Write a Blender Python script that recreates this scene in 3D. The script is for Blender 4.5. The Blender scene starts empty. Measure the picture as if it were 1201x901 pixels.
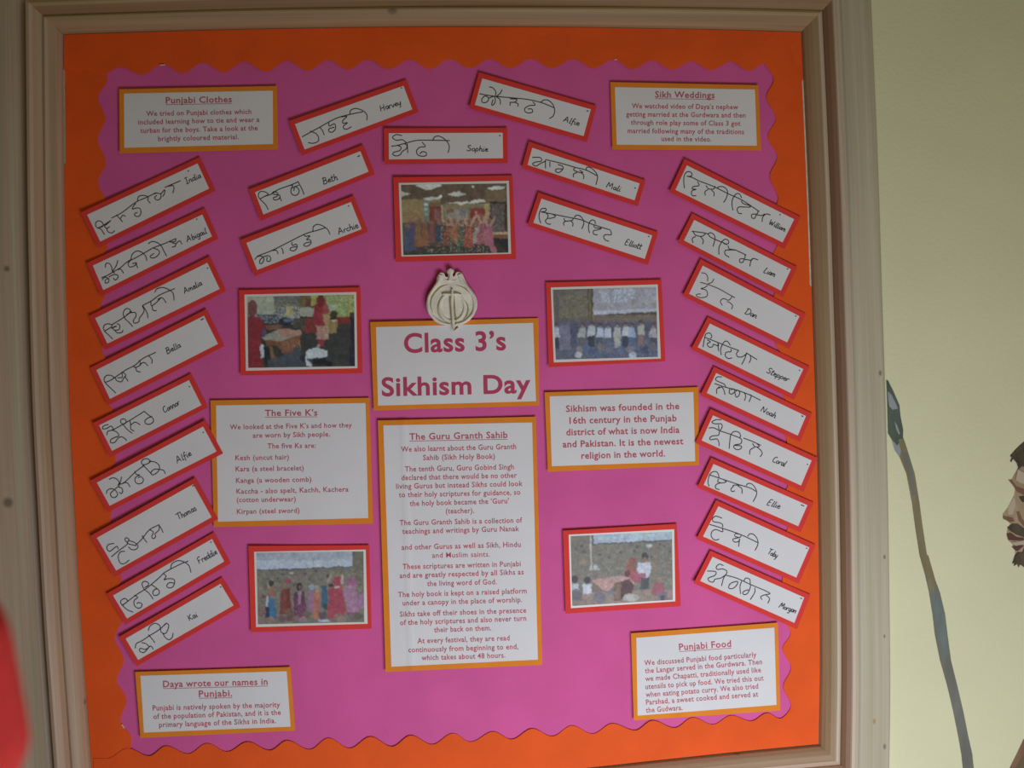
import bpy, bmesh, math, random
import numpy as np
from mathutils import Vector, Matrix

random.seed(7)
rng = np.random.default_rng(11)
scene = bpy.context.scene
COL = scene.collection

# ---------------------------------------------------------------- camera
BOARD_Z = 1.35                       # height of the board's centre above the floor
RB = np.array([[0.9958374793641139, 0.031393753822455066, -0.08556954431725815],
               [-0.03243562985708057, 0.999415339465292, -0.010812453803346484],
               [0.08518007166880398, 0.013542948807779126, 0.996273528669756]])
CB = np.array([-0.02141505, -0.0466394, -1.35290223])
def b2w(v):                          # board axes (right, down, into wall) -> world axes
    return Vector((v[0], v[2], -v[1]))
cam_d = bpy.data.cameras.new('camera'); cam = bpy.data.objects.new('camera', cam_d); COL.objects.link(cam)
xa, ya, za = b2w(RB[0]), -b2w(RB[1]), -b2w(RB[2])
M = Matrix((( xa[0], ya[0], za[0], 0), (xa[1], ya[1], za[1], 0), (xa[2], ya[2], za[2], 0), (0, 0, 0, 1)))
M.translation = b2w(CB) + Vector((0, 0, BOARD_Z))
cam.matrix_world = M
cam_d.sensor_width = 36; cam_d.lens = 36 * 1000 / 1201; cam_d.clip_start = 0.02
cam_d.dof.use_dof = True; cam_d.dof.focus_distance = 1.36; cam_d.dof.aperture_fstop = 1.8
scene.camera = cam

# ---------------------------------------------------------------- world and lights
wd = bpy.data.worlds.new('room_light'); scene.world = wd; wd.use_nodes = True
wd.node_tree.nodes['Background'].inputs[0].default_value = (1.0, 0.80, 0.32, 1)
wd.node_tree.nodes['Background'].inputs[1].default_value = 0.09
def area(name, loc, target, sx, sy, power, color):
    d = bpy.data.lights.new(name, 'AREA'); d.shape = 'RECTANGLE'; d.size = sx; d.size_y = sy
    d.energy = power; d.color = color
    o = bpy.data.objects.new(name, d); COL.objects.link(o)
    o.location = loc; o.rotation_euler = (Vector(target) - Vector(loc)).to_track_quat('-Z', 'Y').to_euler()
    return o
area('window_daylight', (0.42, -1.12, 0.56), (0.36, 0, 0.88), 0.9, 0.5, 13.8, (0.84, 0.885, 1.0))
area('room_lamp', (1.7, -2.1, 1.75), (0.1, 0, 1.1), 0.5, 0.5, 3.2, (1.0, 0.82, 0.40))
scene.view_settings.view_transform = 'Standard'; scene.view_settings.look = 'None'
scene.view_settings.gamma = 1; scene.view_settings.use_curve_mapping = False
scene.view_settings.exposure = 0.0

# ---------------------------------------------------------------- helpers
def W(px, py, d=0.0):
    """point on the board's plane, raised d metres towards the room, for a point measured in the photograph"""
    dc = np.array([(px - 600.5) / 1000, (py - 450.5) / 1000, 1.0])
    db = RB.T @ dc
    s = (-d - CB[2]) / db[2]
    P = CB + s * db
    return Vector((P[0], -d, BOARD_Z - P[1]))

def lin(c):
    return tuple(((x / 255) / 12.92 if x / 255 <= 0.04045 else ((x / 255 + 0.055) / 1.055) ** 2.4) for x in c)

def empty(name, loc, label, cat, group=None):
    o = bpy.data.objects.new(name, None); COL.objects.link(o); o.location = loc
    o.empty_display_size = 0.02
    o['label'] = label; o['category'] = cat
    if group: o['group'] = group
    return o

def mk(name, verts, faces, mats, parent=None, origin=None, smooth=False, fmat=None, uvs=None):
    """link one mesh object; verts are world coordinates"""
    par_loc = Vector((0, 0, 0))
    p = parent
    while p is not None:
        par_loc = par_loc + p.location; p = p.parent
    if origin is None:
        origin = par_loc if parent is not None else Vector((0, 0, 0))
    origin = Vector(origin)
    me = bpy.data.meshes.new(name)
    me.from_pydata([tuple(Vector(v) - origin) for v in verts], [], faces)
    if not isinstance(mats, (list, tuple)): mats = [mats]
    for m in mats: me.materials.append(m)
    if fmat is not None: me.polygons.foreach_set('material_index', fmat)
    if uvs is not None:
        ul = me.uv_layers.new(name='UVMap')
        arr = np.array([uvs[l.vertex_index] for l in me.loops], dtype=np.float32).ravel()
        ul.data.foreach_set('uv', arr)
    if smooth:
        me.polygons.foreach_set('use_smooth', [True] * len(me.polygons))
    me.update()
    o = bpy.data.objects.new(name, me); COL.objects.link(o)
    o.location = origin - par_loc
    if parent is not None: o.parent = parent
    return o

def centre(pts):
    v = Vector((0, 0, 0))
    for p in pts: v += Vector(p)
    return v / len(pts)

def slab(nx, ny, f, thick, closed=True):
    """f(i/nx, j/ny) -> world point of the top; returns verts, faces of a thin solid sheet"""
    V, F = [], []
    for j in range(ny + 1):
        for i in range(nx + 1):
            V.append(f(i / nx, j / ny))
    n = len(V)
    for k in range(n): V.append(V[k] + Vector((0, thick, 0)))
    idx = lambda i, j: j * (nx + 1) + i
    for j in range(ny):
        for i in range(nx):
            F.append((idx(i, j), idx(i, j + 1), idx(i + 1, j + 1), idx(i + 1, j)))
            F.append((n + idx(i, j), n + idx(i + 1, j), n + idx(i + 1, j + 1), n + idx(i, j + 1)))
    rim = [idx(i, 0) for i in range(nx)] + [idx(nx, j) for j in range(ny)] + [idx(i, ny) for i in range(nx, 0, -1)] + [idx(0, j) for j in range(ny, 0, -1)]
    for a, b in zip(rim, rim[1:] + rim[:1]): F.append((a, b, n + b, n + a))
    return V, F

# ---------------------------------------------------------------- materials
def mat(name, rgb, rough=0.85, noise=0.0, nscale=40, bump=0.0, bscale=300, spec=0.3, stretch=None, rgb2=None):
    m = bpy.data.materials.new(name); m.use_nodes = True
    nt = m.node_tree; b = nt.nodes['Principled BSDF']
    b.inputs['Base Color'].default_value = (*rgb, 1); b.inputs['Roughness'].default_value = rough
    b.inputs['Specular IOR Level'].default_value = spec
    tc = nt.nodes.new('ShaderNodeTexCoord')
    src = tc.outputs['Object']
    if stretch:
        mp = nt.nodes.new('ShaderNodeMapping'); mp.inputs['Scale'].default_value = stretch
        nt.links.new(src, mp.inputs[0]); src = mp.outputs[0]
    if noise or rgb2:
        n = nt.nodes.new('ShaderNodeTexNoise'); n.inputs['Scale'].default_value = nscale; n.inputs['Detail'].default_value = 5
        nt.links.new(src, n.inputs['Vector'])
        r = nt.nodes.new('ShaderNodeValToRGB')
        c2 = rgb2 or tuple(min(1, c * (1 + noise)) for c in rgb)
        c1 = rgb if rgb2 else tuple(c * (1 - noise) for c in rgb)
        r.color_ramp.elements[0].position = 0.35; r.color_ramp.elements[1].position = 0.65
        r.color_ramp.elements[0].color = (*c1, 1); r.color_ramp.elements[1].color = (*c2, 1)
        nt.links.new(n.outputs[0], r.inputs[0]); nt.links.new(r.outputs[0], b.inputs['Base Color'])
    if bump:
        n = nt.nodes.new('ShaderNodeTexNoise'); n.inputs['Scale'].default_value = bscale; n.inputs['Detail'].default_value = 4
        nt.links.new(src, n.inputs['Vector'])
        bp = nt.nodes.new('ShaderNodeBump'); bp.inputs['Strength'].default_value = bump; bp.inputs['Distance'].default_value = 0.002
        nt.links.new(n.outputs[0], bp.inputs['Height']); nt.links.new(bp.outputs[0], b.inputs['Normal'])
    return m

def wood_mat(name, base, dark, pink, knots=(), bands=None):
    """pine: grain follows the UV map (u along the length, v across)"""
    m = bpy.data.materials.new(name); m.use_nodes = True
    nt = m.node_tree; N = nt.nodes; L = nt.links; b = N['Principled BSDF']
    b.inputs['Roughness'].default_value = 0.5; b.inputs['Specular IOR Level'].default_value = 0.35
    uv = N.new('ShaderNodeUVMap'); uv.uv_map = 'UVMap'
    def noise(sx, sy, sc, det):
        mp = N.new('ShaderNodeMapping'); mp.inputs['Scale'].default_value = (sx, sy, 1); L.new(uv.outputs[0], mp.inputs[0])
        n = N.new('ShaderNodeTexNoise'); n.inputs['Scale'].default_value = sc; n.inputs['Detail'].default_value = det
        L.new(mp.outputs[0], n.inputs['Vector']); return n
    n1 = noise(1.2, 70, 1.0, 4); n2 = noise(2.5, 420, 1.0, 3)
    r = N.new('ShaderNodeValToRGB'); r.color_ramp.elements[0].position = 0.3; r.color_ramp.elements[1].position = 0.7
    r.color_ramp.elements[0].color = (*dark, 1); r.color_ramp.elements[1].color = (*base, 1)
    e = r.color_ramp.elements.new(0.5); e.color = (*pink, 1)
    L.new(n1.outputs[0], r.inputs[0])
    mx = N.new('ShaderNodeMix'); mx.data_type = 'RGBA'; mx.blend_type = 'MULTIPLY'; mx.inputs['Factor'].default_value = 0.35
    r2 = N.new('ShaderNodeValToRGB'); r2.color_ramp.elements[0].position = 0.3; r2.color_ramp.elements[1].position = 0.7
    r2.color_ramp.elements[0].color = (0.6, 0.56, 0.5, 1); r2.color_ramp.elements[1].color = (1, 1, 1, 1)
    L.new(n2.outputs[0], r2.inputs[0]); L.new(r.outputs[0], mx.inputs[6]); L.new(r2.outputs[0], mx.inputs[7])
    cur = mx.outputs[2]
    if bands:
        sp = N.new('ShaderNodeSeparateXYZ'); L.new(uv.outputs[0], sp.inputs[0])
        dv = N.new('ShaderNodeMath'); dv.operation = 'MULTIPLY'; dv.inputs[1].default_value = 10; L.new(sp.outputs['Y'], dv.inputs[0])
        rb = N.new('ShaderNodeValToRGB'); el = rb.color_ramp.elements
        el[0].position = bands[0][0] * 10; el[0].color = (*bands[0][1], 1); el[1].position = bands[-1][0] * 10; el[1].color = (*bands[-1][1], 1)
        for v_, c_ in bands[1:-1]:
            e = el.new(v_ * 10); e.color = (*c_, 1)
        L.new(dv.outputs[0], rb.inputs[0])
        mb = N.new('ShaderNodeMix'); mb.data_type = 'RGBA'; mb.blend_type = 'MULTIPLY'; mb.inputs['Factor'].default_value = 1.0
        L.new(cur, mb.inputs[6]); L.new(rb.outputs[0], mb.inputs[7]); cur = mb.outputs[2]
    for (u, v, rad, kc) in knots:
        mp = N.new('ShaderNodeMapping'); mp.vector_type = 'POINT'
        mp.inputs['Location'].default_value = (-u * 1.0, -v * 1.6, 0); mp.inputs['Scale'].default_value = (1, 1.6, 0)
        L.new(uv.outputs[0], mp.inputs[0])
        ln = N.new('ShaderNodeVectorMath'); ln.operation = 'LENGTH'; L.new(mp.outputs[0], ln.inputs[0])
        mr = N.new('ShaderNodeMapRange'); mr.inputs['From Min'].default_value = rad * 0.4; mr.inputs['From Max'].default_value = rad
        mr.inputs['To Min'].default_value = 0.8; mr.inputs['To Max'].default_value = 0
        L.new(ln.outputs['Value'], mr.inputs['Value'])
        mk_ = N.new('ShaderNodeMix'); mk_.data_type = 'RGBA'
        L.new(mr.outputs[0], mk_.inputs['Factor']); L.new(cur, mk_.inputs[6]); mk_.inputs[7].default_value = (*kc, 1)
        cur = mk_.outputs[2]
    L.new(cur, b.inputs['Base Color'])
    bp = N.new('ShaderNodeBump'); bp.inputs['Strength'].default_value = 0.15; bp.inputs['Distance'].default_value = 0.001
    L.new(n2.outputs[0], bp.inputs['Height']); L.new(bp.outputs[0], b.inputs['Normal'])
    return m

PINK = mat('pink_sugar_paper', (0.70, 0.118, 0.345), 0.9, noise=0.05, nscale=9, bump=0.25, bscale=500, spec=0.15)
ORANGE = mat('orange_border_card', (0.84, 0.105, 0.012), 0.75, noise=0.05, nscale=14, bump=0.2, bscale=120, spec=0.25)
RED = mat('red_mounting_card', (0.76, 0.055, 0.045), 0.8, noise=0.04, nscale=30, bump=0.1, spec=0.2)
AMBER = mat('amber_mounting_card', (0.80, 0.255, 0.022), 0.8, noise=0.04, nscale=25, bump=0.1, spec=0.2)
PAPER = mat('white_paper', (0.74, 0.735, 0.74), 0.8, noise=0.02, nscale=12, spec=0.2)
PHOTOPAPER = mat('photo_print_margin', (0.76, 0.74, 0.70), 0.4, spec=0.4)
INK = mat('black_felt_pen', (0.035, 0.035, 0.04), 0.6)
TITLEINK = mat('crimson_title_print', (0.50, 0.055, 0.13), 0.7)
TEXTINK = mat('crimson_text_print', (0.50, 0.085, 0.12), 0.7)
STAPLE = mat('dark_staple', (0.06, 0.06, 0.07), 0.4)
BRIGHTSTAPLE = mat('steel_staple', (0.75, 0.72, 0.66), 0.3)
BLUEMARK = mat('blue_staple', (0.03, 0.04, 0.22), 0.5)
CREAM = mat('cream_painted_relief', (0.80, 0.76, 0.64), 0.6, noise=0.10, nscale=60, bump=0.3, bscale=250)
OLIVE = mat('ochre_contour', (0.36, 0.29, 0.09), 0.7, noise=0.2, nscale=90)
WALL = mat('cream_wall_paint', (0.74, 0.725, 0.47), 0.85, noise=0.025, nscale=5, bump=0.25, bscale=160, spec=0.2)
FLOOR = mat('grey_carpet', (0.12, 0.12, 0.13), 0.95, noise=0.2, nscale=200, bump=0.5)
BACKING = mat('pale_fibre_backing', (0.72, 0.66, 0.50), 0.9, noise=0.1, nscale=80)

# ---------------------------------------------------------------- room shell
def box(name, x0, x1, y0, y1, z0, z1, m):
    v = [(x, y, z) for x in (x0, x1) for y in (y0, y1) for z in (z0, z1)]
    f = [(0, 1, 3, 2), (4, 6, 7, 5), (0, 4, 5, 1), (2, 3, 7, 6), (0, 2, 6, 4), (1, 5, 7, 3)]
    o = mk(name, v, f, m, origin=((x0 + x1) / 2, (y0 + y1) / 2, z0)); o['kind'] = 'structure'; return o
box('wall_back', -2.6, 2.9, 0.0, 0.15, 0.0, 2.75, WALL)
box('floor', -2.6, 2.9, -3.6, 0.15, -0.08, 0.0, FLOOR)

# ---------------------------------------------------------------- notice board frame
TOP = [(75.1, 41.3), (185.6, 37.7), (296.9, 34.9), (408.1, 33.1), (518.6, 32.2), (627.6, 32.4), (734.4, 33.5), (838.4, 35.4), (939.1, 38.2)]
RIGHT = [(939.1, 38.2), (944.0, 141.6), (948.4, 246.6), (951.8, 352.5), (955.4, 458.8), (958.4, 564.7), (960.0, 669.5), (961.0, 772.6), (959.6, 872.3)]
BOTTOM = [(959.6, 872.3), (861.4, 881.7), (759.3, 892.5), (654.3, 903.5), (547.2, 911), (438.5, 917), (329.1, 921.6), (219.5, 925.1), (110.2, 927.6)]
LEFT = [(110.2, 927.6), (102.3, 821.2), (94.6, 712.1), (88.6, 601.0), (82.8, 488.5), (79.3, 375.5), (77.0, 262.8), (76.0, 151.2), (75.1, 41.3)]
def interp(poly, t):
    t = max(0, min(1, t)) * (len(poly) - 1); i = min(int(t), len(poly) - 2); f = t - i
    P = lambda k: np.array(poly[max(0, min(len(poly) - 1, k))], float)
    a, b, c, d = P(i - 1), P(i), P(i + 1), P(i + 2)
    if i == 0: a = 2 * b - c
    if i == len(poly) - 2: d = 2 * c - b
    return 0.5 * (2 * b + (c - a) * f + (2 * a - 5 * b + 4 * c - d) * f * f + (3 * b - a - 3 * c + d) * f ** 3)

MOULD = [(0.000, 0.0), (0.0015, 0.008), (0.005, 0.014), (0.010, 0.020), (0.0155, 0.0235), (0.0165, 0.0245), (0.019, 0.0250),
         (0.0225, 0.0232), (0.0235, 0.0215), (0.0245, 0.024), (0.028, 0.0300), (0.0335, 0.0335), (0.0345, 0.035), (0.038, 0.0365),
         (0.043, 0.0352), (0.0440, 0.033), (0.0443, 0.019), (0.046, 0.017), (0.046, 0.0)]
CASING = [(0.0462, 0.0), (0.0462, 0.0170), (0.0485, 0.0172), (0.0515, 0.0175), (0.055, 0.0200), (0.107, 0.0200), (0.1105, 0.0185), (0.1115, 0.015), (0.1115, 0.0)]
corner = [W(*TOP[0]), W(*TOP[-1]), W(*BOTTOM[0]), W(*LEFT[0])]
def sweep(name, path, profile, material, parent, k0=1.0, k1=1.0, outer=None, label=None):
    ns = 32
    P = [W(*interp(path, i / ns), 0.0) for i in range(ns + 1)]
    tot = (P[-1] - P[0]).normalized()
    V, U = [], []
    dist = 0
    for i, p in enumerate(P):
        a = P[max(0, i - 1)]; b = P[min(ns, i + 1)]
        t = (b - a).normalized(); t = (t * 0.5 + tot * 0.5).normalized()
        n = Vector((-t.z, 0, t.x))                 # outward for a clockwise path seen from the room
        if i: dist += (p - P[i - 1]).length
        s = i / ns
        acc = 0
        ks = k0 + (k1 - k0) * s
        for k, (u, d) in enumerate(profile):
            if k: acc += math.hypot(u - profile[k - 1][0], d - profile[k - 1][1])
            if outer is None: u = u * ks
            else:
                a_ = 0.0462; e_ = outer[0] + (outer[1] - outer[0]) * s
                u = a_ * ks + (u - a_) * (e_ - a_ * ks) / (0.1115 - a_)
            q = p + n * u + t * ((u - 0.0003) * (2 * s - 1))
            V.append(Vector((q.x, -d, q.z))); U.append((dist + u * (2 * s - 1), acc + profile[0][0]))
    m = len(profile); F = []
    for i in range(ns):
        for k in range(m - 1):
            F.append((i * m + k, i * m + k + 1, (i + 1) * m + k + 1, (i + 1) * m + k))
        F.append((i * m + m - 1, i * m, (i + 1) * m, (i + 1) * m + m - 1))
    F.append(tuple(range(m))); F.append(tuple(ns * m + k for k in range(m - 1, -1, -1)))
    o = mk(name, V, F, material, parent, origin=P[ns // 2], uvs=U)
    if label: o['label'] = label
    return o
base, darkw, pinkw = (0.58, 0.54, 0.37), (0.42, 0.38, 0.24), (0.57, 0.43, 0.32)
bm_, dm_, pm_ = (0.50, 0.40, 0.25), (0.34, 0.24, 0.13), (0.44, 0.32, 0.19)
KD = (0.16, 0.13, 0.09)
# bands mix redder cove stain with painted-in shade; ridges kept light, crevice dark
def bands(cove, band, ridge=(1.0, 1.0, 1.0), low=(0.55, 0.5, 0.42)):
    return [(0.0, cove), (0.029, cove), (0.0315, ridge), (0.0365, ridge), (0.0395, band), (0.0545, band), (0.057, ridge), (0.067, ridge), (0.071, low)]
wood_m = wood_mat('stained_shaded_pine_moulding', (0.62, 0.54, 0.42), (0.48, 0.40, 0.28), (0.58, 0.48, 0.36), [], bands((0.66, 0.55, 0.40), (0.46, 0.31, 0.23), (1.0, 0.98, 0.95), (0.40, 0.34, 0.25)))  # right rail: inner cove darkened more, shade painted in with the stain
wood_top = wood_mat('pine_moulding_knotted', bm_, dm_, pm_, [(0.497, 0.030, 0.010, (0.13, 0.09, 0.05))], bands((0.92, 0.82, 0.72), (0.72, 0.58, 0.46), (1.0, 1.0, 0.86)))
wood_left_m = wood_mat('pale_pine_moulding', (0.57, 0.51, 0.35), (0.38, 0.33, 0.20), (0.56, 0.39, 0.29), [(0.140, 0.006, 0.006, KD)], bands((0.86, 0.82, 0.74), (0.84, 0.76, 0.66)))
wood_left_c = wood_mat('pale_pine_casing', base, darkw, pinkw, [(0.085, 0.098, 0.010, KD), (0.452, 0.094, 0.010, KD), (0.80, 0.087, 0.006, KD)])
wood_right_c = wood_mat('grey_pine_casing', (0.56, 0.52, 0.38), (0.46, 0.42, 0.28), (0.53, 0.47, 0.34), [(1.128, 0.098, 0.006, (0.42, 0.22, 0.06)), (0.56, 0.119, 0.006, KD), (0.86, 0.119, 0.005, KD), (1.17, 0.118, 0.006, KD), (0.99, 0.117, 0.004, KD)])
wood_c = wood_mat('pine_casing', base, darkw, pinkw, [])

bc = W(530, 480)
board = empty('notice_board', Vector((bc.x, 0, bc.z)), 'large pine framed notice board fixed to the cream wall, carrying the whole display', 'notice board')
v, f = slab(8, 8, lambda s, t: Vector((-0.599 + s * 1.198, -0.0006, BOARD_Z - 0.602 + t * 1.204)), 0.0004)
mk('backing_board', v, f, BACKING, board)
KL, KR, OL, OR = 0.90, 1.15, 0.142, 0.1118
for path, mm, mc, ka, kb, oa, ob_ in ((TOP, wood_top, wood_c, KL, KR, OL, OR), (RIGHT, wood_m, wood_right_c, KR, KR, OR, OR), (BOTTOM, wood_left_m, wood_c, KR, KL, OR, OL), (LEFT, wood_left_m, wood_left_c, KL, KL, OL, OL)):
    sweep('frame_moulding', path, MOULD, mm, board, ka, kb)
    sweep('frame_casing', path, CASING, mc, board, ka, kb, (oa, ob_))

# ---------------------------------------------------------------- pink paper and scalloped borders
def pink_pt(s, t):
    a = interp(TOP, s); b = interp(BOTTOM[::-1], s)
    l = interp(LEFT[::-1], t); r = interp(RIGHT, t)
    c00, c10, c01, c11 = map(lambda q: np.array(q, float), (TOP[0], TOP[-1], BOTTOM[-1], BOTTOM[0]))
    p = (1 - t) * a + t * b + (1 - s) * l + s * r - ((1 - s) * (1 - t) * c00 + s * (1 - t) * c10 + (1 - s) * t * c01 + s * t * c11)
    c = np.array([520, 480.]); p = c + (p - c) * 0.985
    h = 0.0010 + 0.0004 * (math.sin(s * 9 + t * 4) * math.sin(t * 8 - s * 3) + 1)
    # soft creases in the sheet
    for (x0, y0, x1, y1, w, a_) in ((585, 770, 655, 850, 7, 0.0009), (660, 480, 655, 600, 9, 0.0005), (560, 150, 740, 120, 9, 0.0004), (380, 610, 330, 640, 9, 0.0005), (700, 830, 760, 760, 10, 0.0005)):
        dx, dy = x1 - x0, y1 - y0; L = math.hypot(dx, dy)
        k = ((p[0] - x0) * dx + (p[1] - y0) * dy) / L ** 2
        dd = abs((p[0] - x0) * dy - (p[1] - y0) * dx) / L
        h += a_ * math.exp(-(dd / w) ** 2) * math.exp(-(max(0, abs(k - 0.5) - 0.4) * 4) ** 2)
    return W(p[0], p[1], h)
v, f = slab(110, 100, pink_pt, 0.0003)
o = mk('pink_backing_paper', v, f, PINK, origin=Vector((bc.x, -0.001, bc.z)), smooth=False)
o['label'] = 'bright pink sheet of paper covering the notice board behind all the cards'; o['category'] = 'paper'
n_top = 110 * 100 * 2
o.data.polygons.foreach_set('use_smooth', [i < n_top for i in range(len(o.data.polygons))])

T_PK = [(96, 82), (141.6, 79), (190.6, 75.5), (238, 73.5), (286.5, 72.5), (336.5, 71.5), (385, 70.5), (431.4, 70), (481, 70), (527.5, 69.5), (575, 69.3), (622.7, 69), (672, 69.5), (719, 70), (764.5, 71), (811, 72), (857, 72.5), (897.5, 74), (928, 75)]
T_VL = [(118, 88), (166, 87.5), (214, 86), (262, 85), (312, 84), (361, 83), (408, 81.5), (456, 81), (504, 81), (551, 80), (598, 80), (647, 80), (696, 80), (742, 81), (788, 81.5), (834, 82), (879, 83), (912, 85)]
R_PK = [(903, 50), (907.5, 93), (910, 139), (911.5, 184), (912.7, 233), (914, 280), (915.5, 327), (917, 375), (919, 423), (921, 471), (923, 519), (924.5, 566), (925.5, 613), (926.5, 659), (927, 702), (927.3, 743), (927.8, 783.5), (927.8, 828), (928, 866)]
R_VL = [(897, 72), (899, 114), (900.5, 160), (903, 207), (904.5, 256), (906, 303), (907.5, 350), (909, 399), (911, 447), (913, 495), (915, 542), (916, 590), (917, 637), (917.5, 681), (918, 723), (918, 761), (919, 805.5), (918, 846)]
B_PK = [(125, 890), (175, 887), (220.6, 884.5), (266.5, 882), (316.5, 880.5), (363, 879.5), (410, 878), (459.7, 876), (507, 873.5), (552, 870.5), (600, 867.5), (647.5, 864), (695, 861), (745, 857), (791, 854), (836, 850), (881, 846), (915, 843), (941, 841)]
B_VL = [(150, 878), (195, 875.3), (243, 872.3), (290.5, 870.5), (337, 869), (385.4, 866), (434.7, 864.5), (482, 863), (531.4, 860.5), (578.5, 858.5), (624.5, 855), (671, 851.5), (718.4, 849), (765.5, 845.5), (813, 842), (858, 839.5), (900, 836.7), (929, 834)]
L_PK = [(118, 70), (115, 115), (114.5, 163), (115, 214), (115.5, 263), (116.5, 312), (118, 361), (120, 411), (122, 461), (124.5, 511), (127, 560), (129, 608), (131.5, 656), (133, 702), (134.8, 748.7), (137, 798), (141.4, 844.3), (150, 890)]
L_VL = [(126, 92), (123.5, 139), (124, 190), (124.5, 238), (125.5, 288), (127, 336), (129, 386), (131, 436), (133, 486), (136, 536), (138, 584), (140, 632), (142, 679), (143.5, 725), (145, 774.5), (148.5, 821.5), (154.5, 868)]
def scallop(pk, vl, n=9):
    seq = []
    for i in range(max(len(pk), len(vl))):
        if i < len(pk): seq.append(pk[i])
        if i < len(vl): seq.append(vl[i])
    pts = []
    for a, b in zip(seq, seq[1:]):
        for k in range(n):
            t = k / n
            e = (1 - math.cos(math.pi * t)) / 2
            pts.append((a, b, t, e))
    return seq, pts
def border(pk, vl, edge, axis, d, label, inset, name='scalloped_border', stap=()):
    seq, pts = scallop(pk, vl)
    V, F = [], []
    outer, inner = [], []
    for a, b, t, e in pts:
        if axis == 0: inner.append((a[0] + (b[0] - a[0]) * t, a[1] + (b[1] - a[1]) * e))
        else: inner.append((a[0] + (b[0] - a[0]) * e, a[1] + (b[1] - a[1]) * t))
    inner.append(seq[-1])
    E_ = np.array([interp(edge, i / 200) for i in range(201)])
    order = np.argsort(E_[:, axis]); E_ = E_[order]
    lo, hi = E_[0, axis] - 0.3, E_[-1, axis] + 0.3
    # run the strip from frame to frame
    first, last = inner[0], inner[-1]
    inner = [((lo, first[1]) if axis == 0 else (first[0], lo))] + [p for p in inner if lo < p[axis] < hi] + [((hi, last[1]) if axis == 0 else (last[0], hi))]
    for p in inner:
        o_ = np.interp(p[axis], E_[:, axis], E_[:, 1 - axis])
        ii = inset(p[axis]) if callable(inset) else inset
        q = (p[0], o_ + ii) if axis == 0 else (o_ + ii, p[1])
        outer.append(q)
    n = len(inner); ks = [0, 0.25, 0.5, 0.75, 0.93, 1.0]
    m = len(ks)
    for i in range(n):
        for k in ks:
            x = outer[i][0] + (inner[i][0] - outer[i][0]) * k; y = outer[i][1] + (inner[i][1] - outer[i][1]) * k
            h = d + 0.0010 * k * (0.7 + 0.5 * math.sin(i * 0.11)) + 0.0003 * math.sin(i * 0.045 + k * 3)
            V.append(W(x, y, h))
    N = len(V)
    for i in range(N): V.append(V[i] + Vector((0, 0.0004, 0)))
    for i in range(n - 1):
        for k in range(m - 1):
            a, b, c, e = i * m + k, i * m + k + 1, (i + 1) * m + k + 1, (i + 1) * m + k
            F.append((a, b, c, e)); F.append((N + a, N + e, N + c, N + b))
    for i in range(n - 1):
        F.append((i * m, (i + 1) * m, N + (i + 1) * m, N + i * m))
        a, b = i * m + m - 1, (i + 1) * m + m - 1
        F.append((a, N + a, N + b, b))
    F.append(tuple(list(range(m)) + [N + k for k in range(m - 1, -1, -1)]))
    F.append(tuple([(n - 1) * m + k for k in range(m)] + [N + (n - 1) * m + k for k in range(m - 1, -1, -1)]))
    root = mk(name, V, F, ORANGE, origin=centre([V[0], V[N - 1]]))
    bm2 = bmesh.new(); bm2.from_mesh(root.data); bmesh.ops.recalc_face_normals(bm2, faces=bm2.faces); bm2.to_mesh(root.data); bm2.free()
    root['label'] = label; root['category'] = 'border'; root['group'] = 'orange scalloped border strips'
    for (sx, sy, ex, ey) in stap:
        a, b = W(sx, sy, d + 0.0022), W(ex, ey, d + 0.0022)
        dirv = (b - a).normalized(); pr = Vector((-dirv.z, 0, dirv.x)) * 0.0006
        vv = [a - pr, a + pr, b + pr, b - pr]; vv += [q + Vector((0, -0.0005, 0)) for q in vv]
        mk('staple', vv, [(0, 1, 2, 3), (4, 7, 6, 5), (0, 4, 5, 1), (1, 5, 6, 2), (2, 6, 7, 3), (3, 7, 4, 0)], BRIGHTSTAPLE, root)
    return root
border(L_PK, L_VL, LEFT, 1, 0.0022, 'orange scalloped border strip down the left edge of the board', lambda y: 0.9 if y < 195 else -0.5, stap=[(143, 850, 146, 854)])
border(R_PK, R_VL, RIGHT, 1, 0.0024, 'orange scalloped border strip down the right edge of the board', lambda y: -1.3 if 95 < y < 335 else 0.5)
border(T_PK, T_VL, TOP, 0, 0.0030, 'orange scalloped border strip along the top edge of the board', -0.5, stap=[(187.5, 76.6, 193.5, 76.2), (720.5, 70, 723.5, 70)])
border(B_PK, B_VL, BOTTOM, 0, 0.0030, 'orange scalloped border strip along the bottom edge of the board', 0.5)

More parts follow.
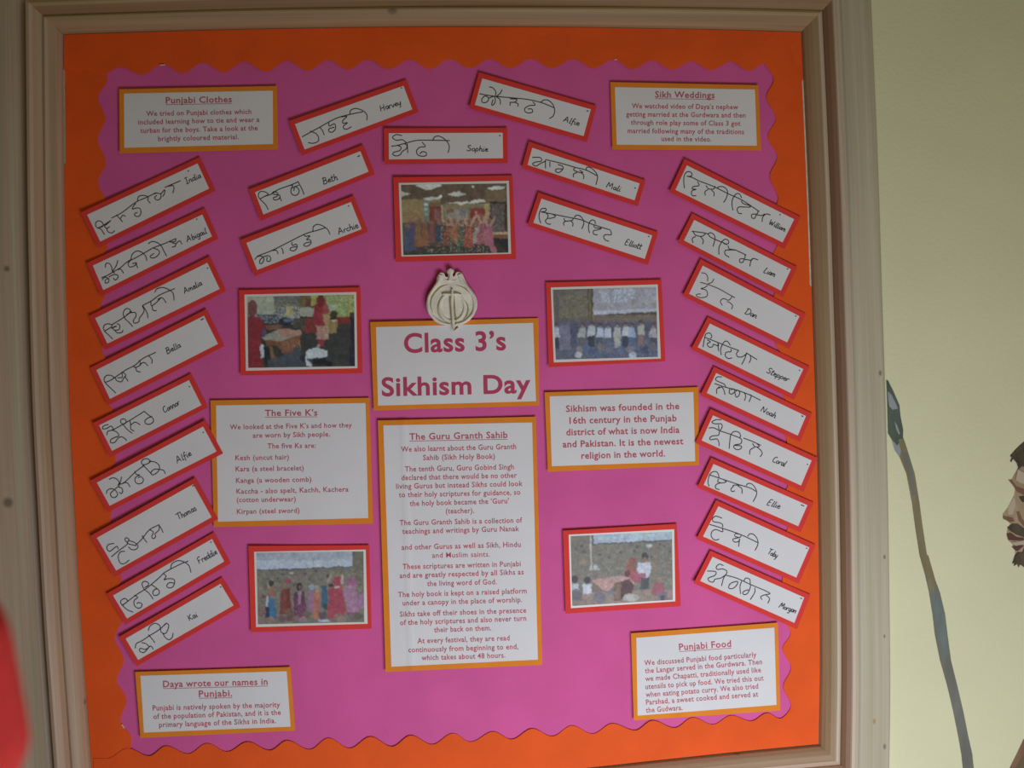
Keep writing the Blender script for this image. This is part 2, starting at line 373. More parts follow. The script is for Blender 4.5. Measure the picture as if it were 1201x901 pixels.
# ---------------------------------------------------------------- cards
class Sheet:
    """a mounted sheet pinned to the board; its height follows a gentle bow"""
    def __init__(s, quad, d0, bow=(0.002, 0.001, 0.0008)):
        s.q = [np.array(p, float) for p in quad]; s.d0 = d0; s.bow = bow; s.crease = None
        a = s.q[1] - s.q[0]; b = s.q[3] - s.q[0]
        s.inv = np.linalg.inv(np.column_stack([a, b]))
        s.ux = a / np.linalg.norm(a); s.uy = b / np.linalg.norm(b)
    def h(s, px, py):
        u, v = s.inv @ (np.array([px, py]) - s.q[0]); u = min(1.1, max(-0.1, u)); v = min(1.1, max(-0.1, v))
        l, b_, r = s.bow
        cr = s.crease[2] * math.exp(-((u - s.crease[0]) / s.crease[1]) ** 2) if s.crease else 0.0
        return s.d0 + cr + l * (1 - u) ** 2 + b_ * v * v + r * u * u * (1 - v) + 0.0004 * math.sin(3 * u + 2 * v + s.q[0][0])
    def pt(s, px, py, dh=0.0): return W(px, py, s.h(px, py) + dh)
    def sheet(s, quad, top, thick, nx=12, ny=6):
        q = [np.array(p, float) for p in quad]
        def f(u, v):
            p = (1 - u) * (1 - v) * q[0] + u * (1 - v) * q[1] + u * v * q[2] + (1 - u) * v * q[3]
            return s.pt(p[0], p[1], top)
        return slab(nx, ny, f, thick)
def grow(quad, m):
    q = [np.array(p, float) for p in quad]; out = []
    for i in range(4):
        e1 = q[i] - q[i - 1]; e2 = q[i] - q[(i + 1) % 4]
        out.append(q[i] + m * e1 / np.linalg.norm(e1) + m * e2 / np.linalg.norm(e2))
    return out

def ribbon(polys, sheet, width, dh=0.0012, smooth=True):
    """flat pen strokes lying on a sheet: list of polylines in photograph pixels"""
    V, F = [], []
    for pl in polys:
        P = [np.array(p, float) for p in pl]
        if smooth and len(P) > 2:
            Q = []
            for i in range(len(P) - 1):
                a = P[i - 1] if i else 2 * P[0] - P[1]; b, c = P[i], P[i + 1]; d = P[i + 2] if i + 2 < len(P) else 2 * P[-1] - P[-2]
                for k in range(4):
                    f = k / 4
                    Q.append(0.5 * (2 * b + (c - a) * f + (2 * a - 5 * b + 4 * c - d) * f * f + (3 * b - a - 3 * c + d) * f ** 3))
            Q.append(P[-1]); P = Q
        n0 = len(V)
        for i, p in enumerate(P):
            t = P[min(i + 1, len(P) - 1)] - P[max(i - 1, 0)]; L = np.linalg.norm(t) or 1
            n = np.array([-t[1], t[0]]) / L * width / 2
            V.append(sheet.pt(*(p - n), dh)); V.append(sheet.pt(*(p + n), dh))
        for i in range(len(P) - 1):
            a = n0 + 2 * i; F.append((a, a + 1, a + 3, a + 2))
    return V, F

# single stroke pen letters, cap height 1, x height 0.5: (advance, strokes)
G = {
 'A': (.8, [[(0, 0), (.25, .55), (.45, 1), (.55, .5), (.62, 0)], [(.12, .35), (.6, .4)]]),
 'B': (.75, [[(.1, 0), (.2, .5), (.3, 1)], [(.15, .95), (.5, 1), (.6, .8), (.5, .58), (.2, .5)], [(.2, .5), (.55, .48), (.62, .2), (.45, .02), (.08, 0)]]),
 'C': (.7, [[(.65, .85), (.5, 1), (.25, .85), (.1, .45), (.15, .1), (.35, 0), (.6, .15)]]),
 'D': (.85, [[(.1, 0), (.2, .5), (.28, 1)], [(.1, .95), (.5, 1), (.78, .7), (.7, .25), (.4, 0), (.05, 0)]]),
 'E': (.7, [[(.65, 1), (.28, .98), (.1, 0), (.5, .02)], [(.2, .5), (.52, .53)]]),
 'F': (.65, [[(.7, 1), (.25, .95), (.1, 0)], [(.2, .5), (.5, .53)]]),
 'H': (.85, [[(.1, 0), (.25, 1)], [(.6, 0), (.75, 1)], [(.15, .48), (.7, .52)]]),
 'I': (.5, [[(.1, 1), (.5, 1)], [(.3, 1), (.2, 0)], [(0, 0), (.42, 0)]]),
 'K': (.7, [[(.1, 0), (.22, 1)], [(.65, 1), (.17, .42)], [(.25, .5), (.6, 0)]]),
 'L': (.6, [[(.28, 1), (.12, .4), (.08, 0), (.5, .05)]]),
 'M': (.95, [[(.0, 0), (.25, 1), (.42, .35), (.72, 1), (.8, 0)]]),
 'N': (.85, [[(.05, 0), (.2, 1)], [(.2, 1), (.55, 0)], [(.55, 0), (.75, 1)]]),
 'S': (.65, [[(.62, .88), (.4, 1), (.2, .85), (.28, .6), (.5, .42), (.48, .12), (.25, 0), (.02, .12)]]),
 'T': (.65, [[(.0, .95), (.8, 1)], [(.4, .97), (.28, 0)]]),
 'W': (1.0, [[(.1, 1), (.18, 0), (.48, .7), (.58, 0), (.95, 1)]]),
 'a': (.5, [[(.42, .45), (.2, .5), (.05, .25), (.15, .02), (.35, .2), (.43, .48), (.4, .05), (.5, .03)]]),
 'b': (.5, [[(.2, 1), (.08, .05), (.3, .02), (.45, .25), (.35, .48), (.12, .35)]]),
 'c': (.45, [[(.4, .42), (.22, .5), (.05, .25), (.15, .02), (.42, .1)]]),
 'd': (.55, [[(.42, .42), (.2, .5), (.05, .25), (.15, .02), (.38, .2)], [(.58, 1), (.42, .05), (.52, .02)]]),
 'e': (.45, [[(.06, .25), (.38, .32), (.3, .5), (.1, .4), (.06, .12), (.25, 0), (.45, .12)]]),
 'f': (.4, [[(.5, .9), (.35, 1), (.22, .6), (.08, -.35)], [(.05, .48), (.42, .5)]]),
 'g': (.5, [[(.42, .42), (.2, .5), (.05, .25), (.15, .02), (.4, .2)], [(.45, .48), (.35, -.2), (.15, -.4), (.0, -.28)]]),
 'h': (.5, [[(.2, 1), (.05, 0)], [(.1, .3), (.3, .5), (.4, .35), (.36, 0), (.48, .03)]]),
 'i': (.28, [[(.14, .5), (.08, .05), (.25, .03)], [(.2, .72), (.23, .78)]]),
 'l': (.28, [[(.25, 1), (.08, .05), (.25, .03)]]),
 'm': (.75, [[(.08, .5), (.02, 0)], [(.05, .3), (.22, .5), (.32, .4), (.28, 0)], [(.3, .3), (.48, .5), (.58, .38), (.55, .02), (.68, .03)]]),
 'n': (.5, [[(.08, .5), (.02, 0)], [(.05, .3), (.28, .5), (.38, .35), (.34, .02), (.48, .03)]]),
 'o': (.48, [[(.28, .5), (.05, .28), (.12, .02), (.35, .08), (.42, .32), (.28, .5)]]),
 'p': (.5, [[(.12, .5), (-.02, -.4)], [(.08, .35), (.3, .5), (.42, .3), (.28, .02), (.06, .1)]]),
 'r': (.4, [[(.08, .5), (.04, 0)], [(.06, .3), (.22, .5), (.4, .46)]]),
 's': (.4, [[(.36, .45), (.15, .48), (.15, .32), (.32, .18), (.25, 0), (.02, .06)]]),
 't': (.4, [[(.25, .9), (.1, .1), (.22, 0), (.36, .08)], [(.02, .58), (.42, .6)]]),
 'v': (.45, [[(.05, .5), (.15, 0), (.42, .5)]]),
 'y': (.48, [[(.08, .5), (.1, .1), (.3, .1), (.45, .5)], [(.45, .5), (.3, -.25), (.08, -.4)]]),
}
def pen_word(word, p0, p1, cap, up):
    adv = sum(G[c][0] for c in word)
    p0 = np.array(p0, float); p1 = np.array(p1, float); ex = (p1 - p0) / adv; ey = up * cap
    out, x = [], 0
    for c in word:
        for st in G[c][1]:
            out.append([p0 + ex * (x + q[0]) + ey * (q[1] + rng.normal(0, .015)) for q in st])
        x += G[c][0]
    return out

Z = 1201 / 160
def card(group, label, o, quad, strokes, word, w0, w1, cap, pin, d0=0.0046, bow=(0.002, 0.001, 0.0008), margin=5.7, pen=1.05, pmat=None, plen=1.6):
    conv = lambda p: (o[0] + p[0] / Z, o[1] + p[1] / Z)
    q = [conv(p) for p in quad]; sh = Sheet(q, d0, bow)
    root = empty('name_card', sh.pt(*(sum(np.array(p) for p in q) / 4), 0), label, 'name card', group)
    v, f = sh.sheet(grow(q, margin), 0.0006, 0.0006); mk('card_mount', v, f, RED, root)
    v, f = sh.sheet(q, 0.0009, 0.0003); mk('paper', v, f, PAPER, root)
    v, f = ribbon([[conv(p) for p in s] for s in strokes], sh, pen); mk('punjabi_writing', v, f, INK, root)
    up = -sh.uy; up = up / np.linalg.norm(up)
    v, f = ribbon(pen_word(word, conv(w0), conv(w1), cap / Z, up), sh, 0.95); mk('name_writing', v, f, INK, root)
    c = np.array(conv(pin)); a = c - sh.ux * plen / 2; b = c + sh.ux * plen / 2; w_ = sh.uy * 0.55
    P = [sh.pt(*(a - w_), .0009), sh.pt(*(b - w_), .0009), sh.pt(*(b + w_), .0009), sh.pt(*(a + w_), .0009)]
    P += [p + Vector((0, -0.0005, 0)) for p in P]
    mk('staple', P, [(3, 2, 1, 0), (4, 5, 6, 7), (0, 1, 5, 4), (1, 2, 6, 5), (2, 3, 7, 6), (3, 0, 4, 7)], pmat or STAPLE, root)
    return root

GL, GT, GR = 'name cards down the left side', 'name cards fanned across the top', 'name cards down the right side'
CL = 'handwritten name strip, '
card(GL, CL + 'topmost of the left column', (90, 180), [(92, 540), (1063, 88), (1165, 308), (207, 775)],
 [[(245,715),(215,670),(175,650),(165,620),(185,595),(215,600),(235,625),(225,645),(190,655)],[(185,660),(240,630),(300,590)],[(300,590),(270,620),(245,640),(265,660),(290,645)],[(265,660),(275,690),(310,700),(335,680)],[(305,570),(400,520),(520,430),(620,385),(700,345)],[(350,540),(375,570),(405,605)],[(385,575),(405,545),(430,555)],[(520,440),(500,465),(490,490),(530,480),(560,490),(565,530),(545,555),(515,550),(510,530),(535,520)],[(535,420),(545,380),(590,370),(630,385),(625,410),(650,440)],[(680,360),(700,350),(740,360),(735,400),(705,410),(685,390),(705,370)],[(740,360),(775,320),(770,360),(755,380)],[(775,300),(915,240)],[(800,290),(850,285),(855,320),(845,350)]],
 'India', (965,270), (1100,210), 52, (983,155), bow=(.003,.001,.0005))
card(GL, CL + 'second from the top of the left column', (95, 240), [(104,537),(1068,88),(1152,280),(196,752)],
 [[(215,555),(220,520),(250,520),(270,550),(275,590)],[(325,490),(310,540),(280,590),(300,605)],[(180,645),(230,625),(290,590),(350,555),(400,510),(470,475),(560,425),(640,380),(720,350),(800,315),(840,300)],[(185,665),(210,640),(245,655),(240,685),(215,690),(215,665),(245,650)],[(245,640),(280,620),(320,620),(325,645),(300,665),(285,645)],[(320,575),(350,570),(375,605)],[(395,515),(440,485),(415,520),(430,550),(470,540),(490,515),(450,520)],[(480,510),(500,560)],[(440,485),(450,440),(490,410),(535,420),(570,455),(580,495)],[(640,385),(680,400),(690,430),(655,465),(620,470),(610,455),(645,430)],[(590,345),(630,325),(680,340),(710,370),(730,410),(755,455)],[(780,330),(830,325),(835,300)],[(800,375),(825,370),(835,350),(800,335)],[(835,345),(870,320),(890,350)]],
 'Abigail', (935,332), (1113,250), 50, (1020,130))
card(GL, CL + 'third from the top of the left column', (105, 300), [(50,550),(1037,62),(1145,292),(157,773)],
 [[(205,735),(170,700),(130,660),(125,620),(160,600),(195,610),(190,630),(130,665)],[(190,640),(240,620),(210,630),(215,655),(260,650),(265,610),(240,600)],[(225,660),(245,680),(285,675),(295,655)],[(195,610),(300,545),(370,490)],[(380,625),(350,590),(310,550),(298,500),(325,465),(360,480),(350,505),(325,520)],[(350,505),(400,500),(410,530),(385,575),(400,595),(435,580),(440,550),(480,490),(465,440)],[(470,440),(505,500),(515,550)],[(465,440),(550,395),(620,345),(750,290)],[(540,400),(545,440),(580,420),(630,370)],[(550,445),(560,480),(590,485)],[(600,385),(640,370),(675,415)],[(575,325),(590,295),(640,280),(690,295),(735,330),(745,395)]],
 'Amelia', (838,335), (995,255), 50, (1040,110), bow=(.0028,.0012,.0005))
card(GL, CL + 'fourth from the top of the left column', (105, 360), [(60,556),(1007,78),(1130,326),(180,810)],
 [[(232,760),(180,710),(140,670),(128,635),(150,605),(190,605),(215,625),(180,650),(140,665)],[(190,645),(270,590),(330,550),(400,515),(470,455),(585,400)],[(225,620),(240,650),(280,660),(300,630),(320,600),(285,575),(290,620),(245,625)],[(310,610),(340,655)],[(390,515),(400,535),(450,510),(435,470)],[(410,535),(415,565),(450,575)],[(440,510),(480,490),(515,520)],[(520,430),(550,465),(548,500)]],
 'Bella', (680,418), (808,352), 52, (993,110), pmat=BLUEMARK, plen=4.0)
card(GL, CL + 'shortest one of the left column, fifth from the top', (100, 430), [(122,518),(912,120),(1022,340),(235,742)],
 [[(205,510),(160,525),(155,550),(190,545),(225,525),(245,545),(235,565)],[(190,605),(200,570),(240,560),(330,510),(400,470),(520,395)],[(240,560),(280,580),(295,610),(260,625),(225,645),(225,670),(260,668),(290,630),(320,620),(350,635),(365,655)],[(415,590),(370,555),(340,520),(312,490),(320,465),(350,465),(360,490),(340,510)],[(395,480),(400,520),(400,550),(430,570)],[(400,515),(440,490),(485,515)],[(520,395),(560,430),(595,455),(600,485),(570,508),(535,505),(525,480),(550,455),(590,440)]],
 'Connor', (695,410), (838,330), 52, (918,178), bow=(.0034,.0014,.0005))
card(GL, CL + 'left column, its right corner over the white Five K’s paper', (100, 490), [(102,572),(1037,78),(1155,297),(215,775)],
 [[(210,545),(240,530),(275,540),(300,570),(285,600)],[(320,520),(310,565),(295,610)],[(185,670),(195,640),(230,625),(265,640),(285,675),(265,702),(235,700),(222,670),(245,645),(285,610)],[(285,610),(320,620),(330,650),(315,670),(300,655)],[(290,585),(340,575),(440,480),(520,420)],[(330,575),(370,575),(395,610)],[(435,470),(450,500),(480,505),(445,525),(438,560),(465,583),(500,575),(512,545),(490,520),(465,530)],[(590,505),(540,450),(495,400),(510,370),(545,362),(575,385),(540,410),(510,415)],[(560,385),(610,390),(650,420),(650,460),(625,490),(590,505),(580,480),(610,455),(650,455),(690,465),(705,495)]],
 'Alfie', (810,402), (940,328), 55, (1040,130), d0=0.0066, bow=(.002,.001,.0005))
card(GL, CL + 'third from the bottom of the left column, the tallest strip there', (100, 555), [(102,570),(950,98),(1112,388),(272,858)],
 [[(255,620),(205,630),(190,665),(215,690),(250,665),(280,645),(290,670)],[(230,738),(300,680),(370,625),(350,590),(360,570),(385,585),(375,620),(450,640)],[(350,690),(310,695),(290,740),(310,795),(350,795),(388,765)],[(380,650),(410,675),(450,670),(465,640),(430,610),(385,595)],[(440,640),(500,580),(565,500),(650,455)],[(500,550),(525,590),(545,612)],[(570,500),(600,520),(585,560),(600,578),(620,560),(615,535),(650,500),(650,455)],[(650,460),(670,490),(685,525)]],
 'Thomas', (820,412), (985,325), 55, (952,112), d0=0.0060, bow=(.0026,.0012,.0005), plen=2.4)
card(GL, CL + 'second from the bottom of the left column', (115, 615), [(132,628),(1003,130),(1110,328),(255,830)],
 [[(310,775),(260,755),(220,720),(198,690),(210,665),(240,655),(260,680),(210,715)],[(215,715),(340,620),(420,570),(470,530),(540,470),(580,430),(640,395),(730,350),(795,325)],[(320,625),(350,645),(320,670),(318,710),(345,738),(375,735),(388,705),(360,690),(340,700)],[(485,660),(450,610),(405,570),(388,530),(400,505),(435,510),(445,535),(410,560)],[(465,530),(510,560),(540,590),(530,620),(495,628),(482,600),(500,575),(530,570)],[(575,435),(600,460),(580,490),(620,480),(665,485),(675,515),(655,555),(620,560),(605,540),(630,515),(670,520)],[(640,390),(650,350),(700,322),(750,330),(800,365),(818,425)]],
 'Freddie', (890,352), (1055,258), 56, (995,158), bow=(.0024,.001,.0005))
card(GL, CL + 'bottom of the left column, above the Daya sheet', (130, 670), [(130,595),(965,112),(1080,302),(240,782)],
 [[(215,680),(225,640),(280,610),(340,570),(420,520),(490,460)],[(270,630),(310,640),(335,670),(300,690),(260,680),(255,705),(290,718),(320,690),(350,660),(375,690)],[(330,560),(365,600),(388,632)],[(330,525),(345,485),(390,460),(430,480),(440,510)],[(435,500),(445,540),(480,550),(500,520),(510,480),(490,460),(465,480)],[(460,550),(475,580),(510,605),(540,585),(548,545)]],
 'Kai', (690,442), (770,398), 52, (968,140), bow=(.0024,.0012,.0005))
card(GT, CL + 'slanting up, highest of the three left of top centre', (335, 80), [(82,492),(1037,155),(1115,362),(167,715)],
 [[(145,605),(300,520),(450,440),(600,400),(680,385)],[(215,555),(265,575),(290,610),(285,645),(240,662),(198,655)],[(300,520),(325,550),(340,590)],[(380,480),(385,510),(430,490),(440,530),(415,562),(385,560),(382,535),(430,520)],[(490,430),(540,425),(505,460),(505,485),(545,480),(510,510),(515,535),(545,535),(580,515)],[(565,405),(575,370),(620,355),(680,375),(715,410),(715,460)]],
 'Harvey', (835,383), (1020,318), 52, (1020,175))
card(GT, CL + 'slanting up, middle of the three left of the top photo', (290, 160), [(68,492),(995,130),(1067,310),(142,687)],
 [[(185,645),(160,600),(115,555),(98,525),(110,490),(150,487),(185,510),(150,530),(115,550)],[(150,530),(220,505),(270,470),(380,430),(450,400)],[(215,505),(240,485),(270,505),(260,530),(230,540),(240,560),(280,550),(285,520),(230,510)],[(285,530),(302,570)],[(370,435),(400,430),(385,470),(390,505),(420,520),(450,505),(455,470),(420,440),(410,480)],[(395,455),(455,430)],[(445,395),(480,460),(500,512)]],
 'Beth', (668,425), (800,378), 55, (982,175), plen=3)
card(GT, CL + 'slanting up, lowest of the three left of the top photo', (275, 220), [(105,487),(1025,127),(1120,365),(200,725)],
 [[(180,635),(200,610),(240,605),(260,630),(245,665),(225,668),(225,640),(255,610)],[(255,610),(300,600),(320,625),(310,650),(285,645),(290,610)],[(200,605),(330,555),(450,495),(620,410),(720,380),(800,355)],[(330,555),(370,555),(385,585)],[(410,530),(425,550),(430,585)],[(505,480),(510,510),(545,500),(550,530),(525,558),(490,550),(500,530),(550,520)],[(610,410),(625,430),(665,425),(635,460),(665,460),(675,490),(640,518),(610,510),(625,490),(670,480)],[(690,385),(695,345),(730,325),(780,340),(820,370),(842,415)]],
 'Archie', (918,415), (1095,350), 55, (1005,163))
card(GT, 'level white handwritten name strip on red card, just above the top photo', (445, 110), [(82,347),(1085,343),(1088,567),(84,577)],
 [[(200,370),(150,360),(115,385),(150,410),(200,405),(235,430),(225,450)],[(105,462),(160,455),(250,430),(340,410),(480,410),(620,413)],[(160,455),(190,470),(180,500),(130,515),(118,535),(150,548),(185,535),(200,510),(240,480),(240,445)],[(245,440),(250,522)],[(375,425),(405,465),(360,470),(328,500),(335,535),(370,550),(410,545),(412,520),(380,510),(355,530)],[(470,408),(490,378),(530,375),(580,405),(615,460),(605,520)]],
 'Sophie', (768,502), (958,508), 48, (1060,370))
card(GT, CL + 'slanting down, highest of the three right of top centre', (545, 70), [(155,165),(1110,437),(1047,672),(90,397)],
 [[(215,240),(250,250),(275,285),(270,315)],[(330,265),(310,300),(275,325)],[(130,300),(180,310),(260,322),(400,335),(550,350),(680,380),(790,425)],[(150,350),(155,375),(185,378),(210,355),(200,325),(170,325),(150,350)],[(210,340),(260,325),(270,360),(260,390),(238,400),(250,350)],[(275,325),(310,350),(315,395)],[(400,345),(460,350),(440,375),(400,375)],[(400,375),(400,405)],[(440,375),(470,390),(468,415)],[(600,370),(620,400),(570,405),(530,430),(535,460),(570,470),(598,460),(590,435),(555,435)],[(670,375),(700,355),(740,360),(780,400),(792,450),(780,495),(745,520)]],
 'Alfie', (865,545), (1008,582), 50, (1082,453), plen=2.4)
card(GT, CL + 'slanting down, middle of the three right of the top photo', (605, 145), [(145,213),(1090,527),(1045,675),(103,363)],
 [[(145,298),(215,300),(225,330),(170,340),(148,358),(180,375),(210,355),(265,330)],[(260,318),(262,395)],[(265,318),(400,350),(520,385),(620,410),(715,460)],[(300,335),(300,382)],[(370,360),(410,375),(415,400),(380,432),(350,420),(360,400),(410,400)],[(520,390),(510,410),(560,430),(590,430),(560,410)],[(540,430),(508,445),(508,472)],[(570,430),(598,455),(596,488)],[(620,410),(625,385),(660,390),(700,425),(720,470),(705,540)]],
 'Mali', (795,562), (920,600), 50, (1050,568))
card(GT, CL + 'slanting down, lowest of the three right of the top photo', (615, 210), [(150,173),(1125,497),(1060,703),(80,385)],
 [[(145,390),(130,340),(135,290),(155,262),(190,262),(185,285),(145,290)],[(145,290),(190,298),(300,320),(400,340),(500,360),(600,400),(760,450)],[(190,300),(210,320),(205,345),(240,345),(275,330),(250,310)],[(205,345),(185,370),(205,395),(235,398)],[(350,345),(360,370),(420,365),(430,345)],[(370,370),(345,385),(350,410)],[(410,370),(428,390),(425,418)],[(440,340),(455,322),(490,325),(520,365),(522,400),(505,440)],[(575,475),(565,440),(570,390),(595,362),(620,370),(625,400)],[(610,410),(625,430),(680,435),(640,450),(610,455),(610,485),(645,493)],[(760,455),(765,490),(720,490),(698,505),(710,535),(745,550)]],
 'Elliott', (880,575), (1028,620), 50, (1095,507))
card(GR, CL + 'topmost of the right column', (780, 175), [(192,142),(1137,617),(1035,820),(92,357)],
 [[(172,345),(165,290),(170,230),(195,200),(230,205),(235,235),(195,240)],[(190,238),(240,250),(300,280),(430,330),(560,395),(680,450),(830,550)],[(285,285),(300,320),(250,330),(240,350),(275,355),(240,365),(232,395),(250,412),(275,408)],[(360,320),(385,350),(430,350),(440,325)],[(380,355),(352,375),(355,408)],[(410,360),(432,385),(430,415)],[(455,345),(480,330),(520,335),(550,370),(540,430),(515,470)],[(598,540),(590,490),(595,440),(625,395),(655,395),(675,430)],[(670,455),(690,480),(740,495),(750,510),(700,510),(650,510),(635,535),(650,565),(678,568)],[(820,545),(810,570),(765,575),(765,605),(790,608),(805,580),(850,585),(880,570)],[(855,640),(860,600),(890,572),(930,580)]],
 'William', (912,660), (1058,728), 46, (1012,578), bow=(.0012,.0015,.0008))
card(GR, CL + 'second from the top of the right column', (790, 240), [(182,135),(1033,570),(945,757),(92,315)],
 [[(160,235),(290,255),(330,290),(420,330)],[(170,235),(195,270),(250,280),(280,258)],[(195,280),(165,300),(172,338)],[(240,285),(262,315),(255,350)],[(300,260),(325,248),(355,265),(365,300),(348,370)],[(400,440),(400,380),(425,330),(455,305),(485,320),(480,345),(440,345)],[(420,325),(470,355)],[(480,360),(490,390),(545,400),(500,400),(455,405),(455,440),(490,465)],[(545,400),(640,445)],[(630,445),(625,475),(585,480),(585,508),(610,508),(625,485),(680,490),(700,475)],[(672,545),(680,500),(700,475),(745,488)]],
 'Liam', (790,597), (892,640), 52, (1003,568), bow=(.0012,.002,.0008))
card(GR, CL + 'third from the top of the right column', (790, 295), [(257,125),(1108,570),(1000,800),(137,372)],
 [[(245,188),(280,195),(300,225),(300,265)],[(355,240),(340,270),(305,285)],[(235,272),(300,290),(400,330),(480,375)],[(300,300),(270,320),(240,328),(285,340),(300,375),(285,400),(240,408),(205,395),(205,378),(240,375)],[(480,375),(540,408)],[(515,400),(485,430),(440,415),(412,440),(430,475)],[(470,440),(500,455),(520,480),(510,508)]],
 'Dan', (622,545), (728,590), 52, (1075,570), bow=(.0012,.002,.0008), pen=0.95)
card(GR, CL + 'fourth from the top of the right column', (800, 360), [(245,147),(1067,548),(965,762),(137,355)],
 [[(185,355),(195,290),(210,240),(245,232),(262,260),(250,280)],[(200,268),(330,320),(430,360),(500,385)],[(220,290),(250,310),(220,325),(240,355),(270,350),(275,330),(320,345),(315,320)],[(315,325),(322,390)],[(345,425),(340,370),(370,310),(400,305),(425,340)],[(430,370),(430,395),(390,400),(380,430),(405,455),(440,450)],[(500,385),(480,410),(490,440),(530,440),(565,415)],[(570,405),(550,460),(525,508)],[(565,405),(660,465)],[(600,430),(605,460),(590,495)]],
 'Stepper', (738,577), (935,662), 50, (1033,560), bow=(.0012,.002,.0008))
card(GR, CL + 'fifth of the nine in the right column', (800, 415), [(300,170),(1090,548),(1018,720),(217,345)],
 [[(350,205),(310,205),(295,230),(330,250),(370,268),(385,290)],[(285,262),(380,295),(480,320),(600,365),(690,410)],[(330,290),(305,315),(305,352)],[(320,305),(350,295),(370,325),(378,362)],[(420,310),(415,345),(440,355),(465,330),(450,310),(430,320)],[(465,340),(475,380),(495,375),(508,345),(490,320),(470,335)],[(545,340),(560,370),(550,415)],[(585,360),(610,370),(590,425)]],
 'Noah', (688,505), (820,568), 50, (1058,550), bow=(.0012,.0018,.0008), plen=2.6)
card(GR, CL + 'its left corner overlapping the amber Sikhism sheet', (800, 470), [(272,130),(1140,527),(1047,747),(172,350)],
 [[(345,170),(300,168),(262,190),(290,205),(345,205),(352,235),(335,265)],[(320,215),(325,260)],[(235,242),(280,240),(330,265),(420,295),(500,325)],[(330,270),(320,305),(275,310),(245,325),(250,345),(285,340),(310,340),(325,370),(325,400)],[(415,425),(420,360),(430,300),(460,272),(500,280),(515,310),(505,330)],[(500,325),(525,345),(515,380),(465,390),(455,410),(480,432),(515,425),(520,400),(460,395)],[(540,330),(620,360),(695,395)],[(620,375),(640,405),(680,405),(660,380)],[(640,410),(600,435),(595,475)],[(660,410),(695,440),(705,470),(685,495)]],
 'Coral', (790,538), (905,582), 54, (1103,562), d0=0.0062, bow=(.0014,.0018,.0008))
card(GR, CL + 'third from the bottom of the right column', (800, 530), [(277,108),(1103,470),(1022,655),(190,292)],
 [[(240,305),(228,270),(240,210),(265,180),(300,175),(320,200),(325,235)],[(245,205),(380,250),(500,290),(600,320),(650,350)],[(320,240),(315,265),(350,275),(390,265),(370,250)],[(335,275),(300,290),(295,320),(330,335)],[(450,310),(455,295),(520,295)],[(455,300),(430,330),(440,350),(465,345)],[(490,300),(525,325),(528,370)],[(565,300),(580,280),(615,285),(650,330),(655,380),(625,440)]],
 'Ellie', (742,465), (858,502), 54, (1060,473), bow=(.0012,.0018,.0008), plen=4.2)
card(GR, CL + 'second from the bottom of the right column', (805, 580), [(282,105),(1083,468),(968,732),(147,370)],
 [[(315,210),(260,192),(230,215),(240,240),(290,250),(318,265),(320,290)],[(205,265),(320,300),(480,355),(635,428)],[(315,295),(320,330),(260,310),(225,330),(220,370),(250,402),(290,395)],[(430,345),(480,355),(470,380),(430,370),(425,350)],[(470,380),(410,395),(425,420),(460,415),(470,390)],[(470,390),(460,460)],[(540,370),(560,348),(595,355),(625,395),(630,440),(605,495)]],
 'Toby', (712,522), (795,560), 52, (1058,475), bow=(.0012,.0018,.0008))
card(GR, CL + 'bottom of the right column, above the Punjabi Food sheet', (800, 635), [(268,137),(1075,495),(988,718),(160,350)],
 [[(365,215),(330,202),(302,225),(310,248),(360,245),(395,265),(385,300)],[(220,262),(295,268),(290,300),(232,325),(240,352),(275,360),(290,335),(340,325),(385,295)],[(378,300),(360,340),(348,395)],[(385,300),(480,325),(600,380),(720,430)],[(420,375),(410,410),(440,418),(475,395),(490,355),(440,365),(415,385)],[(515,465),(510,400),(525,350)],[(545,350),(560,325),(595,335),(600,375),(600,410),(575,460),(545,470),(535,450),(570,430),(595,430)],[(640,410),(640,450),(600,515)],[(720,430),(775,460),(740,470),(705,480),(692,495),(705,515)],[(740,475),(770,505),(755,548)]],
 'Morgan', (850,583), (1000,635), 50, (1048,503), bow=(.0016,.0024,.0008), plen=2.4)

